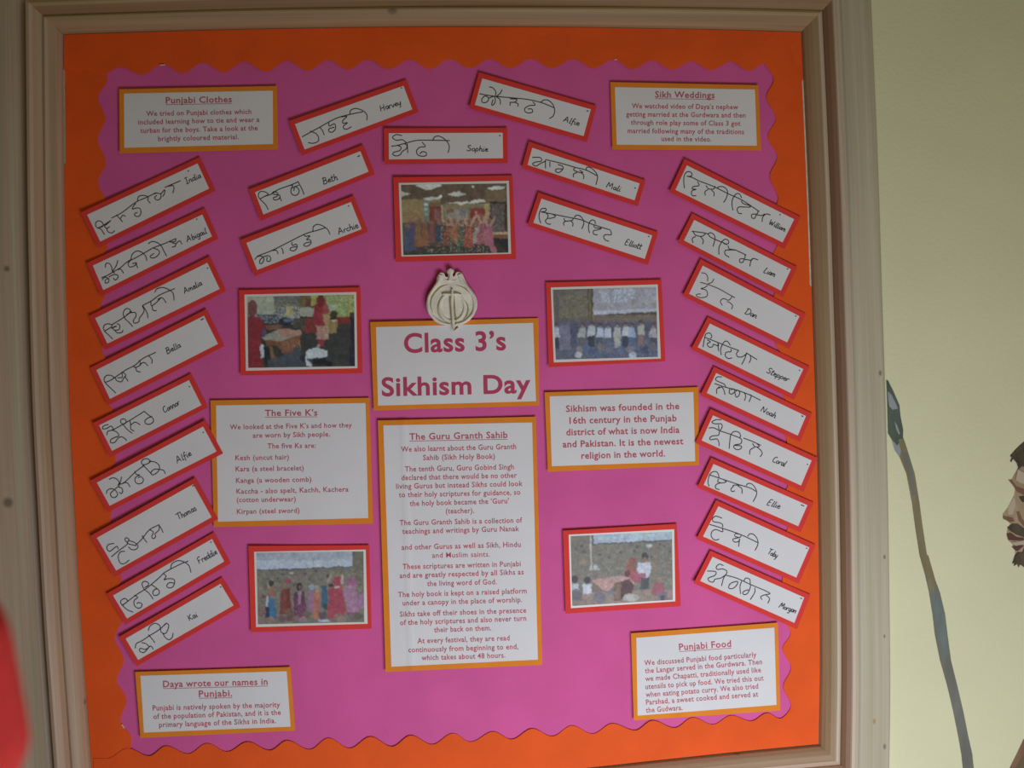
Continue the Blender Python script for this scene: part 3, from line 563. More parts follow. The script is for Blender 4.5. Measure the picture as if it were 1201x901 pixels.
# ---------------------------------------------------------------- printed sheets
_cache = {}
def text_mesh(s, bold):
    k = (s, bold)
    if k in _cache: return _cache[k]
    c = bpy.data.curves.new('t', 'FONT'); c.body = s; c.size = 1; c.resolution_u = 6 if len(s) < 12 and s[:3] in ('Cla', 'Sik') else 2; c.offset = bold
    c.space_character = 1.06
    ob = bpy.data.objects.new('t', c); COL.objects.link(ob)
    dg = bpy.context.evaluated_depsgraph_get()
    me = bpy.data.meshes.new_from_object(ob.evaluated_get(dg))
    V = np.array([v.co[:2] for v in me.vertices]); F = [tuple(p.vertices) for p in me.polygons]
    bpy.data.objects.remove(ob); bpy.data.curves.remove(c); bpy.data.meshes.remove(me)
    _cache[k] = (V, F); return V, F
CAPH = None
def print_lines(sheet, lines, o, s, cap, bold, V, F, underline=False, dh=0.0011):
    global CAPH
    if CAPH is None: CAPH = text_mesh('H', 0.0)[0][:, 1].max()
    for ln in lines:
        txt, (x0, y0), (x1, y1) = ln[:3]; c_ = ln[3] if len(ln) > 3 else cap
        tv, tf = text_mesh(txt, bold if 'Muslim' not in txt else 0.007)   # the offset M folds over itself
        mn, mx = tv[:, 0].min(), tv[:, 0].max()
        a = np.array([o[0] + x0 / s, o[1] + y0 / s]); b = np.array([o[0] + x1 / s, o[1] + y1 / s])
        up = np.array([(b - a)[1], -(b - a)[0]]); up = up / np.linalg.norm(up) * (c_ / s / CAPH)
        up = (up + np.array([0, -1]) * 0) 
        n0 = len(V)
        for x, y in tv:
            p = a + (b - a) * ((x - mn) / (mx - mn)) + up * y
            V.append(sheet.pt(p[0], p[1], dh))
        F += [tuple(i + n0 for i in f) for f in tf]
        if underline:
            off = up / np.linalg.norm(up) * (c_ / s)
            A, B = a - off * 0.17, b - off * 0.17; A2, B2 = a - off * 0.25, b - off * 0.25
            n0 = len(V); nn = 10
            for i in range(nn + 1):
                t = i / nn; p = A + (B - A) * t; q = A2 + (B2 - A2) * t
                V.append(sheet.pt(*p, dh)); V.append(sheet.pt(*q, dh))
            for i in range(nn): F.append((n0 + 2 * i, n0 + 2 * i + 1, n0 + 2 * i + 3, n0 + 2 * i + 2))
def text_sheet(label, o, s, outer, inner, heads, hcap, body, bcap, d0=0.0046, bow=(.001, .0006, .0006), name='text_sheet', ink=None, hb=0.017, bb=0.014, extra=None):
    conv = lambda p: (o[0] + p[0] / s, o[1] + p[1] / s)
    qi = [conv(p) for p in inner]; qo = [conv(p) for p in outer]
    sh = Sheet(qi, d0, bow); sh.crease = extra
    root = empty(name, sh.pt(*(sum(np.array(p) for p in qi) / 4), 0), label, 'sign')
    v, f = sh.sheet(qo, 0.0006, 0.0006, 48, 10); mk('card_mount', v, f, AMBER, root)
    v, f = sh.sheet(qi, 0.0009, 0.0003, 48, 12); mk('paper', v, f, PAPER, root, smooth=False)
    if heads:
        V, F = [], []; print_lines(sh, heads, o, s, hcap, hb, V, F, underline=True); mk('heading_print', V, F, ink or TEXTINK, root)
    for part, rows in ([('text_print', body)] if name != 'title_sheet' else [('title_print', body[:1]), ('title_print', body[1:])]):
        V, F = [], []; print_lines(sh, rows, o, s, bcap, bb, V, F)
        mk(part, V, F, ink or TEXTINK, root)
    return root, sh

text_sheet('amber bordered sheet headed Punjabi Clothes in the top left corner', (130, 90), 6.005,
 [(58,88),(1170,65),(1178,512),(62,540)], [(92,118),(1140,98),(1142,473),(95,500)],
 [('Punjabi Clothes', (387,188), (853,180))], 43,
 [('We tried on Punjabi clothes which', (250,277), (990,262)), ('included learning how to tie and wear a', (193,337), (1047,318)), ('turban for the boys. Take a look at the', (208,397), (1035,377)), ('brightly coloured material.', (333,454), (900,440))], 34)
text_sheet('amber bordered sheet headed Sikh Weddings in the top right corner', (705, 85), 6.005,
 [(65,68),(1107,90),(1128,550),(80,542)], [(97,103),(1083,120),(1097,515),(110,508)],
 [('Sikh Weddings', (380,176), (800,181))], 43,
 [("We watched video of Daya's nephew", (217,252), (965,260)), ('getting married at the Gurdwara and then', (177,310), (1017,318)), ('through role play some of Class 3 got', (210,368), (982,376)), ('married following many of the traditions', (187,427), (1007,435)), ('used in the video.', (425,483), (777,487))], 34)
text_sheet('amber bordered sheet headed The Five K’s, left of centre', (240, 460), 5.63,
 [(38,55),(1088,38),(1112,868),(60,892)], [(75,88),(1062,72),(1080,832),(88,856)],
 [("The Five K's", (398,158), (745,155))], 40,
 [("We looked at the Five K's and how they", (167,247), (973,233)), ('are worn by Sikh people.', (318,302), (828,293)), ('The five Ks are:', (415,372), (735,368)), ('Kesh (uncut hair)', (203,450), (557,445)), ('Kara (a steel bracelet)', (205,524), (655,517)), ('Kanga (a wooden comb)', (207,600), (705,592)), ('Kaccha - also spelt, Kachh, Kachera', (210,672), (950,657)), ('(cotton underwear)', (212,728), (602,722)), ('Kirpan (steel sword)', (213,805), (627,797))]
 + [('.', (181, y), (184, y), 18) for y in (447, 524, 600, 672, 803)], 32, bow=(.0004, .0004, .0004))
text_sheet('tall amber bordered sheet headed The Guru Granth Sahib, bottom centre', (435, 480), 5.633,
 [(45,75),(1090,50),(1132,845+845),(97,892+845)], [(82,107),(1065,88),(1103,810+845),(135,857+845)],
 [('The Guru Granth Sahib', (255,203), (903,190))], 42,
 [('We also learnt about the Guru Granth', (200,282), (960,263)), ('Sahib (Sikh Holy Book)', (345,337), (820,328)), ('The tenth Guru, Guru Gobind Singh', (225,413), (945,397)), ('declared that there would be no other', (203,470), (965,453)), ('living Gurus but instead Sikhs could look', (167,527), (1003,508)), ('to their holy scriptures for guidance, so', (185,583), (988,565)), ("the holy book became the 'Guru'", (257,640), (912,622)), ('(teacher).', (495,690), (683,686)), ('The Guru Granth Sahib is a collection of', (190,768), (1000,750)), ('teachings and writings by Guru Nanak', (208,825), (980,806)),
  ('and other Gurus as well as Sikh, Hindu', (203,930), (990,910)), ('and Muslim saints.', (405,983), (787,975)), ('These scriptures are written in Punjabi', (210,1058), (990,1038)), ('and are greatly respected by all Sikhs as', (190,1117), (1010,1092)), ('the living word of God.', (372,1170), (832,1157)), ('The holy book is kept on a raised platform', (180,1243), (1030,1217)), ('under a canopy in the place of worship.', (210,1298), (1000,1275)), ('Sikhs take off their shoes in the presence', (192,1372), (1027,1345)), ('of the holy scriptures and also never turn', (193,1428), (1027,1398)), ('their back on them.', (418,1475), (795,1462)), ('At every festival, they are read', (308,1548), (917,1528)), ('continuously from beginning to end,', (248,1608), (975,1585)), ('which takes about 48 hours.', (335,1660), (888,1642))], 34, bow=(.0022, .0006, .0010), extra=(0.135, 0.022, 0.0011))
text_sheet('amber bordered sheet of five lines about how Sikhism was founded, right of centre', (630, 445), 6.005,
 [(52,92),(1135,55),(1140,605),(75,652)], [(88,120),(1100,90),(1113,577),(103,612)], [], 0,
 [('Sikhism was founded in the', (203,230), (1002,210)), ('16th century in the Punjab', (228,313), (983,295)), ('district of what is now India', (205,395), (1003,377)), ('and Pakistan. It is the newest', (180,480), (1030,457)), ('religion in the world.', (312,560), (902,543))], 45, bow=(.0018, .0005, .0002), bb=0.020)
text_sheet('amber bordered sheet headed Daya wrote our names in Punjabi, bottom left', (150, 775), 6.005,
 [(50,80),(1145,45),(1178,493),(88,545)], [(88,107),(1118,75),(1145,465),(113,507)],
 [('Daya wrote our names in', (248,188), (985,170)), ('Punjabi.', (500,257), (735,251))], 45,
 [('Punjabi is natively spoken by the majority', (175,352), (1072,328)), ('of the population of Pakistan, and it is the', (180,412), (1077,382)), ('primary language of the Sikhs in India.', (220,470), (1043,440))], 36, bow=(.0012, .0005, .0012))
text_sheet('amber bordered sheet headed Punjabi Food in the bottom right corner', (730, 725), 6.005,
 [(60,108),(1095,33),(1112,652),(80,722)], [(98,140),(1070,68),(1085,612),(107,688)],
 [('Punjabi Food', (400,228), (767,203))], 46,
 [('We discussed Punjabi food particularly', (155,335), (945,275)), ('the Langar served in the Gurdwara. Then', (160,390), (985,325)), ('we made Chapatti, traditionally used like', (162,446), (977,382)), ('utensils to pick up food. We tried this out', (163,502), (995,440)), ('when eating potato curry. We also tried', (165,558), (958,497)), ('Parshad, a sweet cooked and served at', (167,612), (957,553)), ('the Gudwara.', (167,668), (425,648))], 36, bow=(.002, .0008, .0008))
text_sheet('amber bordered title sheet reading Class 3’s Sikhism Day in large crimson letters', (425, 365), 5.459,
 [(50,70),(1128,45),(1133,605),(73,637)], [(87,102),(1093,75),(1112,577),(100,605)], [], 0,
 [('Class 3’s', (268,265), (920,247), 118), ('Sikhism Day', (125,543), (1078,521), 114)], 118, name='title_sheet', ink=TITLEINK, bb=0.024, bow=(.0014, .0006, .0002))

# ---------------------------------------------------------------- photographs
def photo_mat(name):
    m = bpy.data.materials.new(name); m.use_nodes = True; nt = m.node_tree
    b = nt.nodes['Principled BSDF']; b.inputs['Roughness'].default_value = 0.45; b.inputs['Specular IOR Level'].default_value = 0.3
    a = nt.nodes.new('ShaderNodeAttribute'); a.attribute_name = 'print'
    nt.links.new(a.outputs['Color'], b.inputs['Base Color']); return m
PRINT = photo_mat('photographic_print')
NX, NY = 150, 100
def soft(k, amp, base):
    """smooth random field over the print, k cells across"""
    g = rng.normal(0, 1, (int(k * .67) + 3, k + 3))
    v = np.linspace(0, g.shape[0] - 1.001, NY + 1); u = np.linspace(0, g.shape[1] - 1.001, NX + 1)
    vi, ui = v.astype(int), u.astype(int); vf, uf = (v - vi)[:, None], (u - ui)[None]
    vf = vf * vf * (3 - 2 * vf); uf = uf * uf * (3 - 2 * uf)
    return base + amp * ((g[vi][:, ui] * (1 - uf) + g[vi][:, ui + 1] * uf) * (1 - vf) + (g[vi + 1][:, ui] * (1 - uf) + g[vi + 1][:, ui + 1] * uf) * vf)
def paint(cmds, pic, white, blur=1, grain=0.09):
    (x0, y0), (x1, _), (_, y1) = pic[0], pic[1], pic[2]
    q = [np.array(p, float) for p in pic]
    u, v = np.meshgrid(np.linspace(0, 1, NX + 1), np.linspace(0, 1, NY + 1))
    X = (1-u)*(1-v)*q[0][0] + u*(1-v)*q[1][0] + u*v*q[2][0] + (1-u)*v*q[3][0]
    Y = (1-u)*(1-v)*q[0][1] + u*(1-v)*q[1][1] + u*v*q[2][1] + (1-u)*v*q[3][1]
    X = X + soft(40, 3, 0) + soft(16, 4, 0); Y = Y + soft(40, 3, 0) + soft(16, 3, 0)
    im = np.zeros(X.shape + (3,))
    for c in cmds:
        k = c[0]; col = np.array(lin(c[-1]))
        if k == 'r': m = (X >= c[1]) & (X <= c[3]) & (Y >= c[2]) & (Y <= c[4])
        elif k == 'e': m = ((X - c[1]) / c[3]) ** 2 + ((Y - c[2]) / c[4]) ** 2 <= 1
        elif k == 'p':
            P = c[1]; m = np.zeros(X.shape, bool); j = len(P) - 1
            for i in range(len(P)):
                xi, yi = P[i]; xj, yj = P[j]
                if yi != yj:
                    m ^= ((yi > Y) != (yj > Y)) & (X < (xj - xi) * (Y - yi) / (yj - yi) + xi)
                j = i
        elif k == 'n':                      # mottling inside a rectangle
            m = (X >= c[1]) & (X <= c[3]) & (Y >= c[2]) & (Y <= c[4]) & (rng.random(X.shape) < c[5])
        im[m] = im[m] * 0.12 + col * 0.88
    im *= np.exp(soft(70, .09, 0) + soft(28, .08, 0) + grain * rng.normal(0, 1, X.shape))[..., None]
    im *= np.exp(np.stack([soft(45, .04, 0) for _ in range(3)], -1))
    lum = im @ np.array([.3, .59, .11]); im = im * 0.8 + lum[..., None] * 0.2
    for _ in range(blur):
        p = np.pad(im, ((1, 1), (1, 1), (0, 0)), 'edge')
        im = (p[:-2, 1:-1] + p[2:, 1:-1] + p[1:-1, :-2] + p[1:-1, 2:] + 2 * p[1:-1, 1:-1]) / 6
    im = im / np.array(lin(white)) * 0.72
    return np.clip(im, 0, 1)
def photo(label, o, mount, prt, pic, cmds, white, d0=0.0046, bow=(.0016, .0006, .0006)):
    s = 7.70
    conv = lambda p: (o[0] + p[0] / s, o[1] + p[1] / s)
    qm, qp, qi = [[conv(p) for p in Q] for Q in (mount, prt, pic)]
    sh = Sheet(qp, d0, bow)
    root = empty('mounted_photograph', sh.pt(*(sum(np.array(p) for p in qp) / 4), 0), label, 'photograph', 'photographs on the board')
    v, f = sh.sheet(qm, 0.0006, 0.0006); mk('card_mount', v, f, RED, root)
    v, f = sh.sheet(qp, 0.0009, 0.0003); mk('photo_paper', v, f, PHOTOPAPER, root)
    q = [np.array(p, float) for p in qi]; V, F = [], []
    for j in range(NY + 1):
        for i in range(NX + 1):
            a, b = i / NX, j / NY
            p = (1-a)*(1-b)*q[0] + a*(1-b)*q[1] + a*b*q[2] + (1-a)*b*q[3]
            V.append(sh.pt(p[0], p[1], 0.00105))
    for j in range(NY):
        for i in range(NX):
            k = j * (NX + 1) + i; F.append((k, k + NX + 1, k + NX + 2, k + 1))
    ob = mk('printed_image', V, F, PRINT, root)
    im = paint(cmds, pic, white)
    at = ob.data.color_attributes.new('print', 'FLOAT_COLOR', 'POINT')
    buf = np.ones((len(V), 4), np.float32); buf[:, :3] = im.reshape(-1, 3); at.data.foreach_set('color', buf.ravel())
    return root

def child_fig(x, yt, h, w, col, head=(90, 60, 45), arms=False, low=None):
    """small figure in a print: robe from under the head down"""
    r = w * 0.42
    c = [('p', [(x - w * .35, yt + 2 * r), (x + w * .35, yt + 2 * r), (x + w * .6, yt + h), (x - w * .6, yt + h)], col), ('e', x, yt + r, r, r * 1.1, head)]
    if arms:
        c += [('p', [(x - w * .3, yt + 2.4 * r), (x - w * .9, yt - r * .6), (x - w * .65, yt - r * .8), (x, yt + 2.2 * r)], (150, 110, 80)), ('p', [(x + w * .3, yt + 2.4 * r), (x + w * .9, yt - r * .6), (x + w * .65, yt - r * .8), (x, yt + 2.2 * r)], (150, 110, 80))]
    if low: c.append(('r', x - w * .4, yt + h * .6, x + w * .4, yt + h, low))
    return c

P1 = [('r', 0, 0, 1201, 901, (92, 72, 48)), ('r', 100, 260, 480, 500, (128, 103, 50)), ('r', 480, 300, 940, 420, (120, 100, 60)), ('r', 880, 180, 1100, 290, (104, 82, 48)),
 ('p', [(240,140),(300,118),(470,118),(480,140),(375,178)], (176,166,138)), ('p', [(540,214),(620,192),(720,213),(630,236)], (172,162,132)), ('p', [(890,160),(1000,138),(1060,148),(1050,170),(940,182)], (176,170,140)), ('p', [(100,190),(210,212),(120,232)], (165,155,125)), ('p', [(318,250),(400,236),(495,240),(480,258),(350,268)], (180,170,140)), ('e', 480, 240, 14, 12, (215,205,175)), ('e', 767, 146, 14, 12, (185,175,140)),
 ('p', [(500,292),(600,286),(740,276),(820,256),(870,262),(885,285),(700,300),(660,316),(620,300)], (178,168,140)),
 ('r', 370, 285, 480, 330, (100,75,40)), ('r', 320, 268, 370, 470, (96,106,84)), ('r', 327, 290, 360, 320, (150,160,135)), ('r', 327, 340, 360, 365, (135,145,120)), ('r', 327, 385, 360, 410, (125,135,115)),
 ('r', 375, 325, 480, 470, (105,38,28)), ('r', 415, 350, 470, 440, (120,75,60)), ('r', 482, 310, 500, 560, (150,125,90)), ('r', 520, 350, 720, 440, (125,115,92)), ('r', 530, 350, 600, 385, (105,70,30)), ('r', 640, 350, 700, 430, (95,95,90)), ('r', 740, 345, 878, 460, (122,32,22)), ('r', 876, 300, 910, 470, (150,125,55)),
 ('r', 925, 280, 1070, 560, (45,32,24)), ('r', 938, 300, 1055, 550, (82,68,56)), ('n', 938, 300, 1055, 550, 0.35, (105,88,70)),
 ('r', 100, 470, 330, 745, (80,66,52)), ('r', 330, 470, 940, 760, (78,62,46)), ('r', 940, 555, 1100, 578, (165,130,85)), ('r', 940, 578, 1100, 612, (112,66,28)), ('r', 950, 612, 1100, 760, (34,32,34)),
 ('p', [(100,690),(1000,660),(1100,760),(100,770)], (56,50,38))]
for x, yt, h, w, c, a in ((215,420,300,70,(76,64,80),0), (180,480,250,50,(62,70,82),0), (275,440,250,60,(120,74,34),0), (335,450,230,52,(124,72,28),0), (395,450,190,48,(120,60,55),0), (462,440,200,62,(52,62,66),0),
 (540,440,240,60,(122,50,30),1), (600,430,230,70,(140,78,42),1), (660,455,220,50,(70,78,50),1), (735,430,260,78,(140,48,28),1), (800,470,190,48,(140,120,105),0), (850,400,270,80,(140,66,72),1), (915,430,250,70,(150,78,84),1), (570,560,140,50,(70,66,40),0), (640,590,150,44,(62,80,52),0)):
    P1 += child_fig(x, yt, h, w, c, (118, 78, 52), a)
P1 += [('p', [(880,640),(940,640),(990,740),(940,745)], (150,80,84)), ('n', 330, 640, 900, 740, 0.10, (150,130,90)), ('n', 480, 420, 900, 640, 0.12, (160,120,70)), ('n', 120, 400, 330, 470, 0.25, (125,70,45))]
photo('photograph of children posing in a lit classroom, top centre on red card', (455, 200), [(48,62),(1125,45),(1158,800),(70,825)], [(97,113),(1092,93),(1112,752),(122,777)], [(118,130),(1072,117),(1088,742),(140,765)], P1, (160, 148, 132))

P2 = [('r', 0, 0, 1201, 901, (58, 54, 50)), ('r', 100, 100, 590, 340, (98, 90, 86)), ('r', 100, 120, 355, 310, (150,142,118)), ('r', 355, 120, 590, 320, (92,82,92)), ('n', 355, 130, 590, 250, 0.35, (130,116,70)), ('n', 355, 230, 590, 330, 0.35, (160,146,124)), ('r', 470, 230, 530, 310, (158,138,82)),
 ('r', 590, 120, 700, 240, (110,84,48)), ('r', 590, 235, 720, 320, (150,136,120)), ('r', 640, 150, 690, 230, (100,50,40)), ('r', 690, 120, 760, 220, (150,138,50)), ('r', 800, 120, 1090, 330, (128,128,60)), ('n', 820, 130, 1080, 300, 0.4, (158,160,105)), ('n', 820, 130, 1080, 300, 0.15, (90,110,60)), ('r', 1030, 120, 1060, 330, (150,130,60)),
 ('r', 200, 300, 400, 380, (58,60,72)), ('n', 200, 310, 600, 380, 0.3, (140,140,135)), ('e', 465, 360, 55, 38, (32,34,46)), ('e', 480, 350, 40, 14, (86,94,110)), ('r', 530, 340, 640, 420, (78,64,56)), ('r', 640, 340, 730, 460, (124,36,30)), ('r', 900, 320, 1060, 390, (118,32,28)), ('r', 940, 380, 1060, 560, (60,50,48)),
 ('r', 290, 395, 430, 440, (118,72,50)), ('p', [(250,500),(420,430),(600,440),(610,480),(420,540),(270,530)], (140,124,106)), ('p', [(380,440),(500,425),(605,450),(600,490),(450,510)], (156,104,84)), ('p', [(265,530),(420,540),(600,480),(590,560),(530,620),(500,700),(440,640),(380,580),(280,580)], (118,66,42)), ('n', 420, 520, 600, 640, 0.2, (150,96,66)),
 ('p', [(310,590),(345,590),(400,770),(360,770)], (116,78,46)), ('p', [(570,540),(590,540),(605,600),(590,610)], (120,84,50)), ('r', 270, 600, 320, 760, (40,36,40)),
 ('r', 130, 320, 240, 780, (126,28,36)), ('e', 160, 245, 48, 75, (104,28,38)), ('p', [(120,320),(225,330),(290,400),(280,440),(230,440),(260,780),(120,780)], (124,26,34)), ('p', [(235,560),(262,580),(270,680),(232,690)], (158,158,165)), ('e', 265, 470, 20, 35, (84,62,96)),
 ('p', [(740,150),(800,140),(845,230),(860,300),(850,400),(720,400),(705,320),(720,230)], (138,26,42)), ('e', 775, 190, 35, 45, (104,30,34)), ('p', [(735,400),(850,400),(855,525),(745,525)], (152,98,88)), ('n', 735, 400, 855, 525, 0.3, (172,126,100)), ('p', [(800,300),(860,290),(865,460),(830,470),(800,340)], (150,114,70)), ('r', 750, 525, 810, 590, (130,36,44)), ('r', 745, 570, 775, 600, (150,114,90)),
 ('e', 895, 300, 34, 40, (36,34,30)), ('p', [(850,345),(930,345),(920,470),(860,470)], (136,104,50)), ('r', 870, 345, 925, 362, (162,150,128)), ('e', 890, 235, 40, 25, (140,142,120)),
 ('r', 1045, 280, 1100, 780, (42,30,44)), ('p', [(600,420),(740,430),(740,470),(620,450)], (120,40,36)), ('p', [(300,720),(590,600),(640,780),(300,780)], (66,66,74)),
 ('e', 740, 650, 95, 52, (170,166,166)), ('p', [(640,640),(700,620),(700,770),(650,765)], (168,160,160)), ('p', [(650,700),(820,690),(850,760),(700,750)], (30,28,36)), ('e', 620, 700, 25, 38, (46,42,50)), ('e', 850, 745, 35, 25, (30,28,34))]
photo('photograph with a table under a patterned cloth and women in red, left of the title', (275, 330), [(40,80),(1138,55),(1155,830),(55,850)], [(90,120),(1100,97),(1110,785),(103,808)], [(115,140),(1080,122),(1088,767),(125,782)], P2, (172, 155, 150))

P3 = [('r', 0, 0, 1201, 901, (116, 96, 84)), ('r', 100, 140, 460, 480, (110,90,76)), ('p', [(160,230),(240,200),(430,190),(430,400),(160,400)], (122,102,74)), ('n', 110, 200, 460, 450, 0.3, (98,80,78)), ('r', 415, 140, 465, 420, (92,72,58)), ('r', 430, 140, 445, 420, (120,96,60)), ('r', 125, 140, 150, 450, (96,80,80)),
 ('r', 460, 110, 1060, 395, (80,62,56)), ('p', [(465,130),(1050,115),(1050,350),(465,382)], (160,138,140)), ('p', [(470,345),(1050,320),(1050,345),(470,375)], (172,156,160)), ('n', 540, 160, 620, 270, 0.3, (176,170,172)), ('n', 650, 150, 770, 270, 0.4, (176,180,190)), ('n', 780, 150, 850, 235, 0.35, (172,176,184)), ('n', 950, 150, 1030, 240, 0.25, (176,160,162)),
 ('r', 460, 380, 1060, 470, (124,98,82)), ('n', 460, 380, 1060, 470, 0.3, (104,78,68)), ('r', 100, 440, 1060, 780, (88,82,98)), ('n', 100, 440, 460, 780, 0.3, (106,90,98)), ('r', 160, 480, 260, 700, (118,100,114)), ('r', 260, 450, 320, 640, (78,72,88)), ('n', 320, 600, 1050, 780, 0.35, (72,84,112)), ('n', 320, 600, 1050, 780, 0.15, (132,112,108))]
for x, yt, c, lo in ((135,450,(168,158,160),(60,54,60)), (370,450,(164,146,134),(100,86,88)), (450,435,(176,164,162),(64,54,60)), (530,450,(178,166,174),(80,80,84)), (600,455,(178,166,174),(92,90,104)), (685,450,(172,154,140),(168,148,130)), (760,440,(184,170,170),(62,60,66)), (815,450,(156,148,162),(90,96,116)), (900,430,(172,150,132),(136,96,84)), (1010,450,(162,140,136),(84,64,76))):
    P3 += [('p', [(x-28, yt+45), (x+28, yt+45), (x+34, yt+135), (x-34, yt+135)], c), ('e', x, yt+20, 20, 25, (92,62,66)), ('e', x, yt+36, 14, 14, (148,112,98)), ('p', [(x-26, yt+132), (x+26, yt+132), (x+28, yt+230), (x-28, yt+230)], lo)]
for x, y, c in ((340,690,(136,106,98)), (335,740,(178,160,160)), (540,670,(128,100,92)), (620,700,(112,98,112)), (720,690,(92,92,112)), (800,690,(128,104,104)), (820,745,(178,168,176)), (930,700,(74,70,92)), (1000,660,(110,92,100)), (450,720,(78,82,108)), (400,680,(84,90,120))):
    P3.append(('e', x, y, 34, 30, c))
photo('photograph of a row of children before a projector screen, right of the title', (635, 320), [(40,88),(1085,62),(1120,800),(65,852)], [(85,133),(1050,105),(1078,775),(112,810)], [(103,153),(1035,130),(1052,760),(130,785)], P3, (188, 165, 155))

P4 = [('r', 0, 0, 1201, 901, (118, 106, 92)), ('p', [(100,60),(1000,60),(1005,232),(100,268)], (78,74,80)), ('p', [(100,60),(990,60),(992,225),(100,258)], (156,154,160)), ('p', [(100,170),(992,170),(992,225),(100,258)], (166,164,174)), ('r', 1000, 90, 1100, 740, (104,92,74)), ('n', 100, 265, 1100, 740, 0.3, (132,116,92)), ('n', 100, 265, 1100, 740, 0.12, (98,90,88))]
for x, y in ((355,295),(315,330),(560,295),(600,345),(450,390),(660,270),(230,340),(1055,390),(480,305)): P4.append(('e', x, y, 14, 10, (88,70,78)))
P4 += [('e', 435, 288, 22, 12, (168,164,140)), ('r', 470, 310, 495, 380, (134,98,80)), ('e', 185, 500, 20, 16, (120,50,70))]
P4 += [('p', [(215,370),(245,390),(262,430),(240,440)], (170,140,125)), ('p', [(245,420),(290,410),(296,600),(215,600)], (150,92,66)), ('p', [(222,510),(290,505),(298,690),(220,680)], (30,98,132)), ('e', 258, 385, 18, 26, (52,42,44)), ('p', [(205,500),(228,500),(225,600),(200,600)], (172,164,168)), ('p', [(198,590),(232,590),(240,690),(205,690)], (38,40,66)),
 ('e', 402, 360, 28, 30, (150,66,84)), ('p', [(345,440),(430,420),(440,660),(325,650)], (126,48,40)), ('p', [(380,440),(420,430),(430,640),(380,640)], (108,46,36)), ('e', 350, 405, 18, 24, (128,96,54)),
 ('e', 505, 410, 30, 38, (50,30,38)), ('e', 506, 415, 16, 20, (128,90,78)), ('p', [(470,460),(550,450),(575,580),(550,690),(465,690),(455,560)], (98,32,66)), ('p', [(490,455),(530,455),(525,570),(500,570)], (148,110,130)), ('n', 465, 560, 560, 690, 0.25, (140,84,110)),
 ('e', 622, 420, 26, 28, (132,136,150)), ('p', [(590,450),(640,450),(635,650),(580,650)], (146,92,120)), ('p', [(640,460),(695,450),(705,640),(680,720),(635,700)], (172,92,60)), ('p', [(650,390),(680,400),(690,460),(650,460)], (160,130,110)), ('p', [(645,530),(700,530),(705,610),(640,610)], (158,88,72)),
 ('p', [(705,400),(760,400),(765,610),(710,590)], (38,84,110)), ('p', [(730,560),(765,560),(765,620),(735,620)], (48,74,58)), ('p', [(750,360),(790,300),(805,310),(770,380)], (160,128,110)), ('e', 762, 315, 14, 16, (70,40,60)), ('e', 795, 400, 18, 18, (70,24,36)),
 ('e', 850, 360, 40, 48, (160,40,62)), ('p', [(790,425),(890,400),(935,640),(890,690),(770,700),(770,460)], (162,36,62)), ('e', 845, 418, 30, 10, (196,150,140)), ('p', [(885,300),(905,310),(915,390),(885,390)], (186,140,128)),
 ('e', 985, 370, 45, 42, (152,74,110)), ('p', [(930,400),(1020,400),(1040,640),(945,650),(935,560),(900,480)], (160,102,130)), ('r', 1040, 470, 1100, 600, (150,90,130)), ('p', [(935,640),(1045,640),(1050,670),(940,680)], (120,70,90))]
for x, y, c in ((160,640,(118,82,76)), (160,700,(134,100,92)), (255,715,(138,100,86)), (350,700,(110,72,78)), (430,690,(106,62,60)), (410,640,(112,80,64)), (480,700,(120,90,80)), (540,710,(142,104,110)), (575,660,(112,84,70)), (720,640,(118,96,98)), (725,670,(92,70,74)), (860,680,(126,92,82)), (890,710,(142,110,92)), (990,690,(112,88,84)), (1040,680,(96,80,60))):
    P4.append(('e', x, y, 40, 32, c))
P4 += [('p', [(690,708),(780,708),(780,725),(690,725)], (176,174,184))]
photo('photograph of children in bright costumes raising their arms, lower left', (285, 635), [(48,42),(1140,35),(1162,790),(70,822)], [(100,95),(1108,75),(1125,745),(118,775)], [(122,105),(1088,92),(1095,730),(135,750)], P4, (190, 175, 170))

P5 = [('r', 0, 0, 1201, 901, (122, 112, 100)), ('n', 100, 100, 1050, 600, 0.3, (132,122,106)), ('n', 100, 100, 1050, 600, 0.12, (106,98,96)), ('r', 100, 160, 290, 300, (116,104,96)), ('p', [(305,140),(1050,120),(1050,205),(305,238)], (76,74,90)), ('p', [(318,140),(1050,110),(1050,192),(320,228)], (166,174,190)), ('p', [(318,140),(1050,110),(1050,165),(320,180)], (158,172,188)), ('r', 285, 150, 300, 465, (176,170,166)), ('r', 290, 450, 375, 468, (172,168,164)), ('e', 335, 435, 22, 18, (180,178,178)),
 ('r', 862, 230, 882, 520, (136,104,80)), ('n', 880, 240, 1050, 520, 0.25, (112,104,96)), ('e', 815, 245, 28, 16, (176,172,170))]
for x, y in ((160,280),(235,310),(560,312),(450,355),(680,295),(710,258),(840,355),(1010,300),(905,235),(960,250),(210,260),(370,330)): P5.append(('e', x, y, 15, 12, (86,74,82)))
